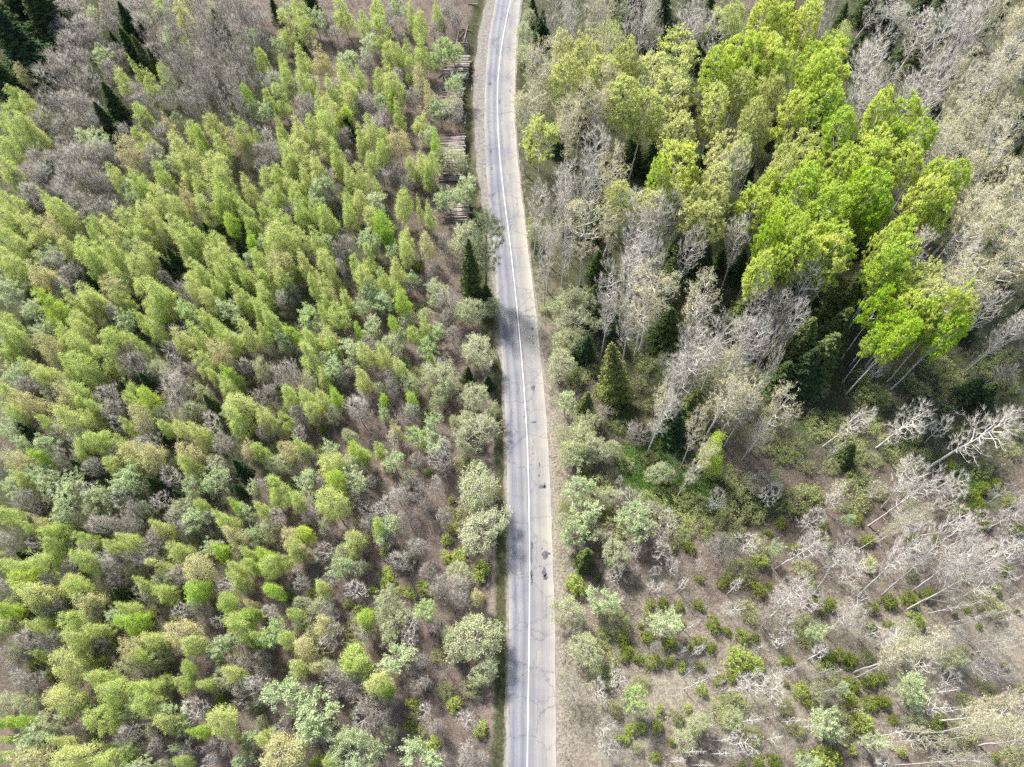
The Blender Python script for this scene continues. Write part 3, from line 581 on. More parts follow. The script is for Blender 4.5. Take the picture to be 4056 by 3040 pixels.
def maple(i, leaf, nl):
    return plant(430 + i, 'maple', 23, 8.0, 11.5, 260, p_dome, .5, .8, .22, .014, .4, .40, 1.4, .05, 8, .8, .010, .9, .45,
                 nl, .28, 'twig', .8, .5, .11, 'bark_pale', 'twig_brown', leaf, .04, clump=(0, 52)[i % 2], sig=.55)
variants('L', 6, 8.0, 23, lambda i: maple(i, 'lime_leaf', 15000))
variants('l', 3, 8.0, 23, lambda i: maple(20 + i, 'dark_lime_leaf', 13500))
variants('M', 5, 8.0, 23, lambda i: maple(30 + i, 'aspen_leaf', 11500))
variants('S', 4, 6.5, 16, lambda i: conifer(500 + i, 'spruce', 16, 6.5, 'dark_needle'))
variants('E', 3, 7.0, 17, lambda i: conifer(510 + i, 'spruce', 17, 7.0, 'olive_needle'))
variants('y', 1, 9.5, 17, lambda i: conifer(520 + i, 'spruce', 17, 9.5, 'yellow_needle', droop=.2, power=.8))
variants('U', 4, 2.4, 2.0, lambda i: plant(540 + i, 'sapling', 2.0, 2.4, .05, 80, p_bush, .15, .95, .03, .007, .2, .3, 1, .05, 4, .35, .01, .3, .7,
         1500, .17, 'twig', .5, .4, .05, 'bark_dark', 'twig_brown', 'sapling_needle', .05))
variants('Y', 4, 3.0, 3.0, lambda i: plant(560 + i, 'bush', 3.0, 3.0, .2, 95, p_bush, .15, .95, .03, .008, .3, .3, 1, .05, 5, .5, .01, .6, .6,
         1700, .20, 'twig', .9, .5, .08, 'bark_grey', 'twig_brown', 'bush_leaf', .05))
variants('R', 4, 5.0, 2.6, lambda i: plant(580 + i, 'shrub', 2.6, 5.0, .2, 120, p_bush, .15, .9, .03, .008, .2, .25, .8, .05, 6, .6, .010, .5, .7,
         1800, .18, 'twig', .9, .5, .12, 'bark_grey', 'twig_brown', 'shrub_leaf', .05))
variants('f', 1, 8.0, 8, lambda i: plant(600 + i, 'bare', 8, 8.0, 2.0, 190, p_dome, .35, .7, .12, .014, .2, .3, 1.0, .06, 8, .9, .011, .4, .6,
         300, .16, None, 1, .5, .1, 'bark_grey', 'twig_grey', 'sallow_leaf', .03))
def pine(i):
    return plant(620 + i, 'pine', 21, 9.0, 6, 120, p_dome, .4, .9, .24, .022, .1, .3, 1.0, .05, 9, .9, .014, .5, .7,
                 11000, .34, 'twig', .6, .25, .22, 'bark_dark', 'twig_brown', 'pine_needle', .04)
variants('n', 1, 9.0, 21, pine)

# kind: (name, category, label words, what the thing is called in its group, height rule, share of the height at which the crown's middle stands)
KIND = {
 'B': ('birch_tree', 'birch', 'slender yellow-green young birch', 'young birches coming into leaf', lambda w: min(14, max(7.5, 6.3 + 1.35 * w)), .60),
 'P': ('birch_tree', 'birch', 'pale tan-tinted young birch', 'young birches coming into leaf', lambda w: min(14, max(7.5, 6.3 + 1.35 * w)), .60),
 'D': ('birch_tree', 'birch', 'bright fresh-green young birch', 'young birches coming into leaf', lambda w: min(14, max(7.5, 6.3 + 1.35 * w)), .60),
 'BP': ('weeping_birch', 'birch', 'tall pale green white-trunked birch', None, lambda w: 21, .6),
 'W': ('willow_tree', 'willow', 'mint-green willow with upright shoots', 'mint willows among the birches', lambda w: min(10, max(5, 4.5 + .8 * w)), .66),
 'C': ('willow_tree', 'willow', 'vivid fresh-green leafy young willow', 'mint willows among the birches', lambda w: min(10, max(5, 4.5 + .8 * w)), .66),
 'K': ('sallow_tree', 'sallow', 'rounded grey-green sallow', 'rounded grey-green sallows', lambda w: min(9, max(4, 3.4 + .55 * w)), .6),
 'G': ('bare_alder', 'alder', 'leafless grey-brown twiggy alder', 'bare twiggy alders', lambda w: min(10, max(5, 3.8 + .75 * w)), .62),
 'V': ('pole_tree', 'tree', 'thin leafless upright grey pole tree', 'thin bare pole trees', lambda w: 11, .66),
 'H': ('bare_tree', 'tree', 'leafless tree with star of pale branches', 'pale bare trees seen from above', lambda w: min(9.5, max(5, 4.2 + .7 * w)), .68),
 's': ('leaning_tree', 'tree', 'thin leafless white-stemmed leaning tree', 'thin white stems on the cleared ground', lambda w: 11, .6),
 'h': ('bare_tree', 'tree', 'leafless tree with star of pale branches', 'pale bare trees seen from above', lambda w: 9, .68),
 'F': ('tall_bare_tree', 'tree', 'tall leafless tree with silvery branches', 'tall bare silvery trees', lambda w: 21, .74),
 't': ('tall_bare_tree', 'tree', 'tall leafless tree showing its trunk', 'tall bare silvery trees', lambda w: 22, .74),
 'O': ('budding_tree', 'tree', 'tall cream-budding pale tree', 'tall trees in cream bud', lambda w: 22, .74),
 'o': ('budding_tree', 'tree', 'tall cream-budding tree showing its trunk', 'tall trees in cream bud', lambda w: 22, .74),
 'L': ('maple_tree', 'maple', 'tall vivid lime-green maple', 'lime-green maples', lambda w: 23, .74),
 'k': ('maple_tree', 'maple', 'lime-green maple showing its long trunk', 'lime-green maples', lambda w: 23, .74),
 'l': ('maple_tree', 'maple', 'tall deep-green leafy maple', 'lime-green maples', lambda w: 22, .70),
 'M': ('aspen_tree', 'aspen', 'tall soft olive-green aspen', 'olive-green aspens', lambda w: 22, .74),
 'S': ('spruce_tree', 'spruce', 'dark green spruce', 'dark spruces', lambda w: min(20, max(4, 2.6 + 1.9 * w)), .42),
 'E': ('spruce_tree', 'spruce', 'olive-tinged spruce', 'olive spruces', lambda w: min(21, max(4, 2.6 + 2.1 * w)), .45),
 'y': ('spruce_tree', 'spruce', 'broad yellowish-olive spruce east of the road, pale tip', None, lambda w: 17, .5),
 'e': ('spruce_tree', 'spruce', 'brown-green narrow spruce at the road edge beside the tall pine', None, lambda w: 18, .5),
 'n': ('pine_tree', 'pine', 'tall grey-green pine whose crown hangs over the road edge', None, lambda w: 21, .6),
 'U': ('spruce_sapling', 'spruce', 'low dark green spruce sapling', 'low spruce saplings', lambda w: min(3.6, max(1.0, .75 * w)), .45),
 'Y': ('green_bush', 'bush', 'small vivid green leafy bush', 'small vivid green bushes', lambda w: min(4.5, max(1.5, .85 * w)), .5),
 'R': ('leafing_shrub', 'shrub', 'loose thin-leaved green shrub', 'loose leafing shrubs', lambda w: min(4.0, max(1.6, .45 * w)), .45),
 'f': ('roadside_tree', 'tree', 'wide nearly leafless grey tree reaching over the pale road verge', None, lambda w: 8, .6),
}
MESH_OF = {'t': 'F', 'h': 'H', 'o': 'O', 'k': 'L', 'm': 'M', 'e': 'E', 'p': 'BP', 'd': 'D'}

ROAD_PX = [  # survey points along the road: y, left paved edge, white line, right paved edge (in a 2212-wide picture)
 (-60, 1084, 1118, 1141), (0, 1070.5, 1102.5, 1125), (50, 1061, 1092, 1120), (100, 1054, 1083, 1116), (150, 1050, 1077, 1113), (200, 1047, 1074, 1111), (250, 1045.5, 1074.5, 1111), (325, 1049, 1078, 1116),
 (414, 1054, 1087, 1125), (489, 1060, 1097, 1135.5), (564, 1067, 1106, 1143.5), (664, 1075, 1116.5, 1157), (764, 1084, 1126, 1168), (829, 1088.5, 1131, 1174), (929, 1092, 1138, 1183.5),
 (1028, 1095, 1141.5, 1187.5), (1128, 1097, 1143.5, 1191.5), (1243, 1099.5, 1144.3, 1195.5), (1400, 1099, 1143, 1199.5), (1492, 1097, 1141, 1201), (1657, 1092.5, 1139, 1202), (1800, 1089, 1137, 1203)]
S2 = IMG_W / 2212.0
def road_line(col):
    return np.array([at(r[col] * S2, r[0] * S2)[:2] for r in ROAD_PX])
def smooth(pts, n=160):
    y = pts[:, 1]; o = np.argsort(y); y = y[o]; x = pts[o, 0]
    yy = np.linspace(y[0], y[-1], n)
    xx = np.interp(yy, y, x)
    k = np.ones(9) / 9
    xs = np.convolve(np.pad(xx, 4, mode='edge'), k, 'valid'); xs[:5] = xx[:5]; xs[-5:] = xx[-5:]
    return yy, xs
RY, RL = smooth(road_line(1)); RY2, RM = smooth(road_line(2)); RY3, RR = smooth(road_line(3))
RM = np.interp(RY, RY2, RM); RR = np.interp(RY, RY3, RR)
def ext(a):   # carry the road on beyond the survey
    y0, y1 = RY[0], RY[-1]
    s0 = (a[6] - a[0]) / (RY[6] - RY[0]); s1 = (a[-1] - a[-12]) / (RY[-1] - RY[-12])
    return np.concatenate([[a[0] + s0 * -80 * .3], a, [a[-1] + s1 * 45 , a[-1] + s1 * 150]])
RLx, RMx, RRx = ext(RL), ext(RM), ext(RR)
RYx = np.concatenate([[RY[0] - 80], RY, [RY[-1] + 45, RY[-1] + 150]])
def road_edges(y): return np.interp(y, RYx, RLx), np.interp(y, RYx, RRx)

ONES = ['', 'one', 'two', 'three', 'four', 'five', 'six', 'seven', 'eight', 'nine', 'ten', 'eleven', 'twelve', 'thirteen', 'fourteen', 'fifteen', 'sixteen', 'seventeen', 'eighteen', 'nineteen']
TENS = ['', '', 'twenty', 'thirty', 'forty', 'fifty', 'sixty', 'seventy', 'eighty', 'ninety']
def num(n):
    n = int(round(min(99, max(1, n))))
    return ONES[n] if n < 20 else TENS[n // 10] + ('-' + ONES[n % 10] if n % 10 else '')
USED = set()
def place_words(desc, px, py):
    a, b = px / IMG_W * 100, py / IMG_H * 100
    cands = [(0, 0), (1, 0), (-1, 0), (0, 1), (0, -1), (1, 1), (-1, -1), (1, -1), (-1, 1), (2, 0), (0, 2), (-2, 0), (0, -2)]
    cands.sort(key=lambda c: abs(round(a) + c[0] - a) + abs(round(b) + c[1] - b))
    for dx, dy in cands:
        s = f'{desc}, {num(a + dx)} percent across and {num(b + dy)} percent down the photo'
        if s not in USED: break
    USED.add(s)
    return s

def empty(name, label, cat, group, loc):
    o = bpy.data.objects.new(name, None)
    o.empty_display_size = .5
    COL.objects.link(o)
    o.location = loc
    o['label'] = label; o['category'] = cat
    if group: o['group'] = group
    return o

def add_part(name, me, parent):
    o = bpy.data.objects.new(name, me)
    COL.objects.link(o); o.parent = parent
    return o

def ground_z(x, y):
    l, r = road_edges(y)
    d = np.where(x < (l + r) / 2, l - x, x - r)          # distance beyond the paved edge
    far = np.clip((d - 5) / 12, 0, 1)
    bump = .35 * np.sin(x * .11 + 1.3) * np.cos(y * .09 + .4) + .22 * np.sin(x * .27 + y * .19) + .12 * np.sin(x * .63 - y * .51)
    ditch = -.55 * np.exp(-((d - 3.6) / 1.3) ** 2)
    return np.where(d < 1.2, -.06, bump * far + ditch * np.clip((d - 1.2), 0, 1) - .06)

WIDER = dict(B=1.16, P=1.16, D=1.16, W=1.12, C=1.12, G=1.25, K=1.08, L=1.3, l=1.25, M=1.28, S=1.7, E=1.5, F=1.12, O=1.12, R=1.2)
rnd = random.Random(7)
PLANTED = []
ENTRIES = []
for line in SURVEY.strip().splitlines():
    if line[0] == '@':
        tc, trw = map(int, line[1:].split(',')); continue
    key, rest = line.split(':')
    for ent in rest.split(','):
        ENTRIES.append((key, tc, trw, [float(v) for v in ent.split()]))

def site(key, tc, trw, v):
    """where a plant stands, its height, crown width and lean"""
    hk, fk = KIND[key][4], KIND[key][5]
    if len(v) == 3:
        px, py = tile(tc, trw, v[0], v[1]); wpx = v[2] / TS
        h, w = 8.0, 4.0
        for _ in range(5):
            c = at(px, py, fk * h)
            w = wpx * depth(c) / FOC
            h = hk(w)
        base = np.array([c[0], c[1], 0.0]); lean = Vector((rnd.gauss(0, .03), rnd.gauss(0, .03), 1))
        h *= rnd.uniform(.9, 1.1)
    else:
        bx, by = tile(tc, trw, v[0], v[1]); tx, ty = tile(tc, trw, v[2], v[3])
        base = at(bx, by); d = ray(tx, ty); d = d / np.linalg.norm(d)
        # where the sight line of the tip passes nearest the upright through the base
        dh = d[:2]; t = ((base[:2] - CAM[:2]) @ dh) / (dh @ dh)
        tip = CAM + d * t
        h = float(np.clip(tip[2], 4, 29)); tip = at(tx, ty, h)
        off = (tip - base)[:2]; ln = np.linalg.norm(off); cap = .30 * h
        if ln > cap: off = off * cap / ln
        lean = Vector((off[0] / h, off[1] / h, 1))
        w = v[4] / TS * depth(tip * .7 + base * .3) / FOC
        px, py = bx * .35 + tx * .65, by * .35 + ty * .65
    return px, py, base, h, w, lean

# young trees standing in the gaps between the surveyed crowns
frnd = random.Random(23)
TAKEN = [site({'p': 'BP', 'd': 'D', 'm': 'M'}.get(e[0], e[0]), *e[1:])[2][:2] for e in ENTRIES]
rnd = random.Random(7)
def fill(key, n, x0, x1, y0, y1, gap, wlo, whi):
    """x0..y1 in survey pixels of the picture"""
    done = tries = 0
    while done < n and tries < n * 60:
        tries += 1
        px, py = frnd.uniform(x0, x1), frnd.uniform(y0, y1)
        g = at(px, py); l, r = road_edges(g[1])
        if l - 5 < g[0] < r + 5: continue
        if min((g[0] - t[0]) ** 2 + (g[1] - t[1]) ** 2 for t in TAKEN) < gap * gap: continue
        TAKEN.append(g[:2]); done += 1
        w = frnd.uniform(wlo, whi)
        hk, fk = KIND[key][4], KIND[key][5]
        qx, qy = project((g[0], g[1], hk(w) * fk))
        if not (0 < qx < IMG_W and 0 < qy < IMG_H): continue
        c = at(qx, qy, hk(w) * fk)
        ENTRIES.append((key, 0, 0 if key != 'S' else 0, [qx * TS, qy * TS, w / WIDER.get(key, 1) * FOC / depth(c) * TS]))
fill('G', 88, -150, 1750, 0, 2900, 2.6, 3.0, 5.0)
fill('V', 90, 700, 1050, 100, 520, 1.1, 2.4, 3.4)
fill('S', 75, 2300, 4050, 60, 1500, 2.6, 3.0, 5.5)
fill('R', 70, 2250, 4050, 700, 2000, 2.2, 3.5, 6.5)
fill('F', 20, 2250, 3100, 900, 1650, 2.6, 5.0, 7.5)
fill('F', 12, 2450, 2950, 0, 380, 2.6, 5.0, 7.5)
fill('S', 8, 2450, 2950, 0, 420, 2.6, 4.0, 5.5)
fill('O', 8, 2100, 2400, 150, 800, 2.6, 5.0, 7.0)
fill('F', 16, 3500, 4050, 0, 900, 3.0, 6.0, 8.0)
fill('O', 12, 3600, 4050, 700, 1500, 3.0, 6.0, 8.0)
fill('H', 70, 2280, 4050, 1950, 3030, 2.4, 3.0, 5.0)
fill('R', 60, 2280, 4050, 1950, 3030, 2.4, 2.5, 5.5)
fill('K', 20, 2280, 3900, 1900, 3030, 3.0, 3.0, 5.0)
fill('s', 34, 3300, 4050, 2200, 3000, 2.4, 3.0, 4.5)
fill('s', 22, 2500, 3500, 2250, 3000, 2.4, 2.5, 4.0)
fill('K', 26, 0, 1900, 1500, 3000, 2.2, 2.6, 4.5)
fill('H', 30, 0, 1900, 1300, 3000, 2.0, 3.0, 4.5)
fill('R', 55, 0, 1930, 1200, 3000, 1.8, 2.5, 4.5)
fill('S', 14, 300, 1200, 900, 2500, 2.4, 2.2, 3.4)
# birches are many: those that show smallest are left to one mass
order = sorted([i for i, e in enumerate(ENTRIES) if KIND.get({'p': 'BP', 'd': 'D'}.get(e[0], e[0]), KIND['M'])[0] == 'birch_tree'], key=lambda i: -ENTRIES[i][3][-1])
MASS = set(order[300:])
mass_parts = [Bag(), []]
mass_mats = []

for i, (key, tc, trw, v) in enumerate(ENTRIES):
    kk = {'p': 'BP', 'd': 'D', 'm': 'M'}.get(key, key)
    px, py, base, h, w, lean = site(kk, tc, trw, v)
    mk = MESH_OF.get(key, kk) if kk not in VAR else kk
    if kk in 'WK' and w > (6.2 if kk == 'W' else 8.0): mk = kk + '2'
    tm, cm, w0, h0 = VAR[mk][i * 7 % len(VAR[mk])] if len(VAR[mk]) > 1 else VAR[mk][0]
    w *= WIDER.get(kk, 1.0)
    if kk == 'S' and tc < 2 and trw > 0: w *= .68; h *= .72
    l, r = road_edges(base[1])
    if l - .8 < base[0] < r + .8:                        # nothing grows out of the road
        base[0] = l - .9 if base[0] < (l + r) / 2 else r + .9
    base[2] = float(ground_z(base[0], base[1])) - .05
    name, cat, desc, grp = KIND[kk][:4]
    q = Vector((0, 0, 1)).rotation_difference(lean.normalized())
    rz = rnd.uniform(0, 6.283)
    jit = rnd.uniform(.86, 1.15)
    sc = (w / w0 * jit, w / w0 * (2 - jit), h / h0)
    if i in MASS:
        mw = Matrix.Translation(base) @ q.to_matrix().to_4x4() @ Matrix.Rotation(rz, 4, 'Z') @ Matrix.Diagonal((*sc, 1))
        mass_parts[1].append((tm, cm, mw)); continue
    vx, vy = (min(max(px, 0), IMG_W), min(max(py, 0), IMG_H))
    label = desc if grp is None and key in 'yenf' else place_words(desc, vx, vy)
    root = empty(name, label, cat, grp, base)
    root.rotation_mode = 'QUATERNION'
    root.rotation_quaternion = q @ Matrix.Rotation(rz, 3, 'Z').to_quaternion()
    root.scale = sc
    low = kk in 'UYR'
    add_part('stem' if low else 'trunk', tm, root)
    add_part('foliage' if low else 'crown', cm, root)

# the smallest birches, which only read as a mass between the others
bag = Bag(); mats = []
for tm, cm, mw in mass_parts[1]:
    A = np.array(mw)
    for me in (tm, cm):
        n = len(me.vertices); co = np.empty(n * 3, np.float32); me.vertices.foreach_get('co', co)
        co = co.reshape(-1, 3) @ A[:3, :3].T + A[:3, 3]
        np_ = len(me.polygons)
        ls = np.empty(np_, np.int32); me.polygons.foreach_get('loop_start', ls)
        lt = np.empty(np_, np.int32); me.polygons.foreach_get('loop_total', lt)
        mi = np.empty(np_, np.int32); me.polygons.foreach_get('material_index', mi)
        vi = np.empty(len(me.loops), np.int32); me.loops.foreach_get('vertex_index', vi)
        first = True
        for s in (3, 4):
            for slot in range(len(me.materials)):
                sel = (lt == s) & (mi == slot)
                if not sel.any(): continue
                m = me.materials[slot]
                if m not in mats: mats.append(m)
                f = vi[ls[sel][:, None] + np.arange(s)]
                if first:
                    bag.add(co, f, mats.index(m)); base_n = bag.n - n; first = False
                else:
                    bag.F.append(f + base_n); bag.m.append(mats.index(m))
if bag.n:
    o = bpy.data.objects.new('birch_undergrowth', bag.build('birch_undergrowth', mats))
    COL.objects.link(o); o['kind'] = 'stuff'
    o['label'] = 'smallest young birches filling the gaps between the larger crowns'; o['category'] = 'undergrowth'

# ---------------------------------------------------------------- ground
def noise_node(N, scale, detail=5, rough=.6):
    n = N.new('ShaderNodeTexNoise'); n.inputs['Scale'].default_value = scale
    n.inputs['Detail'].default_value = detail; n.inputs['Roughness'].default_value = rough
    return n
def ramp(N, stops):
    r = N.new('ShaderNodeValToRGB'); e = r.color_ramp.elements
    while len(e) < len(stops): e.new(.5)
    for k, (p, c) in enumerate(stops): e[k].position = p; e[k].color = (*c, 1)
    return r
def mixc(N, L, f, a, b):
    m = N.new('ShaderNodeMix'); m.data_type = 'RGBA'
    for sock, val in (('Factor', f), ('A', a), ('B', b)):
        if isinstance(val, (int, float)): m.inputs[sock].default_value = val
        elif isinstance(val, tuple): m.inputs[sock].default_value = (*val, 1)
        else: L.new(val, m.inputs[sock])
    return m.outputs['Result']

def ground_mat():
    m, nt, N, L = new_mat('forest_floor')
    out = N.new('ShaderNodeOutputMaterial')
    tc = N.new('ShaderNodeTexCoord')
    n1, n2, n3 = noise_node(N, .12, 4), noise_node(N, .8, 6, .75), noise_node(N, 2.6, 4, .75)
    for n in (n1, n2, n3): L.new(tc.outputs['Object'], n.inputs['Vector'])
    litter = ramp(N, [(.34, (0.065, 0.048, 0.043)), (.5, (0.110, 0.083, 0.075)), (.66, (0.180, 0.145, 0.130))]); L.new(n3.outputs[0], litter.inputs[0])
    litter2 = ramp(N, [(.35, (0.085, 0.070, 0.055)), (.65, (0.165, 0.140, 0.115))]); L.new(n2.outputs[0], litter2.inputs[0])
    base = mixc(N, L, .45, litter.outputs[0], litter2.outputs[0])
    at_v = N.new('ShaderNodeAttribute'); at_v.attribute_name = 'verge'
    at_g = N.new('ShaderNodeAttribute'); at_g.attribute_name = 'grassy'
    at_m = N.new('ShaderNodeAttribute'); at_m.attribute_name = 'shade_and_growth'
    def masked(attr, contrast=.35):
        a = N.new('ShaderNodeMath'); a.operation = 'ADD'; L.new(attr.outputs['Fac'], a.inputs[0])
        s = N.new('ShaderNodeMath'); s.operation = 'SUBTRACT'; L.new(n2.outputs[0], s.inputs[0]); s.inputs[1].default_value = .5
        L.new(s.outputs[0], a.inputs[1])
        mr = N.new('ShaderNodeMapRange'); mr.inputs['From Min'].default_value = .5 - contrast / 2; mr.inputs['From Max'].default_value = .5 + contrast / 2
        L.new(a.outputs[0], mr.inputs['Value']); return mr.outputs[0]
    vg = ramp(N, [(.3, (.115, .095, .078)), (.5, (.20, .18, .14)), (.7, (.285, .27, .21))]); L.new(n3.outputs[0], vg.inputs[0])
    base = mixc(N, L, masked(at_v, .6), base, vg.outputs[0])
    ms = ramp(N, [(.35, (.028, .034, .016)), (.65, (.07, .075, .04))]); L.new(n3.outputs[0], ms.inputs[0])  # dark green growth, with the shade under the trees mixed into its colour
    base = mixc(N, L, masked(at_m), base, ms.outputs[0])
    gr = ramp(N, [(.35, (.025, .055, .012)), (.65, (.06, .11, .022))]); L.new(n3.outputs[0], gr.inputs[0])
    base = mixc(N, L, masked(at_g), base, gr.outputs[0])
    b = N.new('ShaderNodeBsdfDiffuse'); L.new(base, b.inputs[0])
    bp = N.new('ShaderNodeBump'); bp.inputs['Strength'].default_value = .8; bp.inputs['Distance'].default_value = .25
    L.new(n3.outputs[0], bp.inputs['Height']); L.new(bp.outputs[0], b.inputs['Normal'])
    L.new(b.outputs[0], out.inputs[0])
    return m

gx = np.concatenate([np.arange(-900, -180, 60), np.arange(-180, 180, 1.25), np.arange(180, 901, 60)])
gy = np.concatenate([np.arange(-300, -30, 30), np.arange(-30, 230, 1.25), np.arange(230, 1500, 60)])
X, Y = np.meshgrid(gx, gy)
Z = ground_z(X, Y)
V = np.stack([X, Y, Z], -1).reshape(-1, 3)
ny, nx = X.shape
ii = np.arange(ny - 1)[:, None] * nx + np.arange(nx - 1)[None]
F = np.stack([ii, ii + 1, ii + 1 + nx, ii + nx], -1).reshape(-1, 4)
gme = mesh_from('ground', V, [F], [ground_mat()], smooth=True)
le, re_ = road_edges(Y)
dist = np.where(X < (le + re_) / 2, le - X, X - re_).ravel()
rightside = (X > (le + re_) / 2).ravel()
def blob(px, py, rx, ry):
    c = at(px, py); return np.exp(-(((V[:, 0] - c[0]) / rx) ** 2 + ((V[:, 1] - c[1]) / ry) ** 2))
clearing = np.zeros(len(V))
for px, py, rx, ry, a in ((2900, 2750, 28, 14, .8), (3500, 2600, 28, 13, .72), (3900, 2450, 22, 11, .7), (2600, 2400, 10, 9, .65), (2500, 2900, 12, 9, .8)):
    clearing = np.maximum(clearing, a * blob(px, py, rx, ry))
verge = np.clip(1.15 - np.abs(dist - 1.0) / np.where(rightside, 4.2, 3.4), 0, 1) * np.where(rightside, .95, .6)
verge = np.maximum(verge, clearing)
grassy = np.zeros(len(V)); shade_and_growth = np.zeros(len(V))
for px, py, rx, ry, a in ((2590, 1850, 8, 8, 1), (2700, 1950, 9, 6, 1), (3000, 1990, 7, 5, .6), (2560, 1980, 5, 4, .7), (3830, 1900, 7, 5, .55), (3900, 1990, 6, 3, .55), (2450, 1650, 5, 6, .7), (2650, 1400, 6, 8, .7), (3250, 1700, 10, 5, .5), (1900, 260, 3, 8, .5)):
    grassy = np.maximum(grassy, a * blob(px, py, rx, ry))
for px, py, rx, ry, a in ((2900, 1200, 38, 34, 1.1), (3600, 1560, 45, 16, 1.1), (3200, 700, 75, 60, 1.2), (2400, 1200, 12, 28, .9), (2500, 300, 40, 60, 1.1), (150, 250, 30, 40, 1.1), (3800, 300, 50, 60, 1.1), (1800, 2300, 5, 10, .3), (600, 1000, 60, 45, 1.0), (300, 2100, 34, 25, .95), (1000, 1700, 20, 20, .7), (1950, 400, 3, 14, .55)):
    shade_and_growth = np.maximum(shade_and_growth, a * blob(px, py, rx, ry))  # woodland shade painted into the floor together with dark low growth
shade_and_growth = np.maximum(shade_and_growth, np.where((~rightside) & (V[:, 1] < 70), 1.0 * np.exp(-((dist - 1.2) / 1.0) ** 2), 0))  # darker band beside the left road edge
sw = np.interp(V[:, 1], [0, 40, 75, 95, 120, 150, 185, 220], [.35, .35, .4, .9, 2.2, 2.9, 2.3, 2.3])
shade_and_growth = np.maximum(shade_and_growth, np.where((~rightside) & (V[:, 1] >= 70), .85 * np.exp(-((dist - sw - 1.8) / 1.7) ** 2), 0))
shade_and_growth = np.maximum(shade_and_growth, 1.1 * blob(850, 330, 22, 22))  # dark gaps among the pole trees, painted on the ground as shade
for nm, arr in (('verge', verge), ('grassy', grassy), ('shade_and_growth', shade_and_growth)):
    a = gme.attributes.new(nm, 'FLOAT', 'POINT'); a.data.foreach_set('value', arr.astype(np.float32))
g = bpy.data.objects.new('ground', gme); COL.objects.link(g); g['kind'] = 'structure'
g['label'] = 'forest floor of brown leaf litter and dark growth, with shade painted in'

# ---------------------------------------------------------------- road
def strip(name, left, right, ys, z, mat, nu=12, label=None):
    ys = np.asarray(ys); u = np.linspace(0, 1, nu + 1)
    Xs = left[:, None] * (1 - u) + right[:, None] * u
    V = np.stack([Xs, np.repeat(ys[:, None], nu + 1, 1), z + .05 * (1 - (2 * u - 1) ** 2)[None] * np.ones_like(Xs) * (nu > 2)], -1).reshape(-1, 3)
    n = nu + 1
    ii = np.arange(len(ys) - 1)[:, None] * n + np.arange(nu)[None]
    F = np.stack([ii, ii + 1, ii + 1 + n, ii + n], -1).reshape(-1, 4)
    me = mesh_from(name, V, [F], [mat], smooth=True)
    uv = me.uv_layers.new(name='across')
    vv = np.stack([np.repeat(u[None], len(ys), 0), np.repeat(ys[:, None], n, 1) / 10], -1).reshape(-1, 2)
    uv.data.foreach_set('uv', vv[F.ravel()].astype(np.float32).ravel())
    o = bpy.data.objects.new(name, me); COL.objects.link(o); o['kind'] = 'structure'
    if label: o['label'] = label
    return o

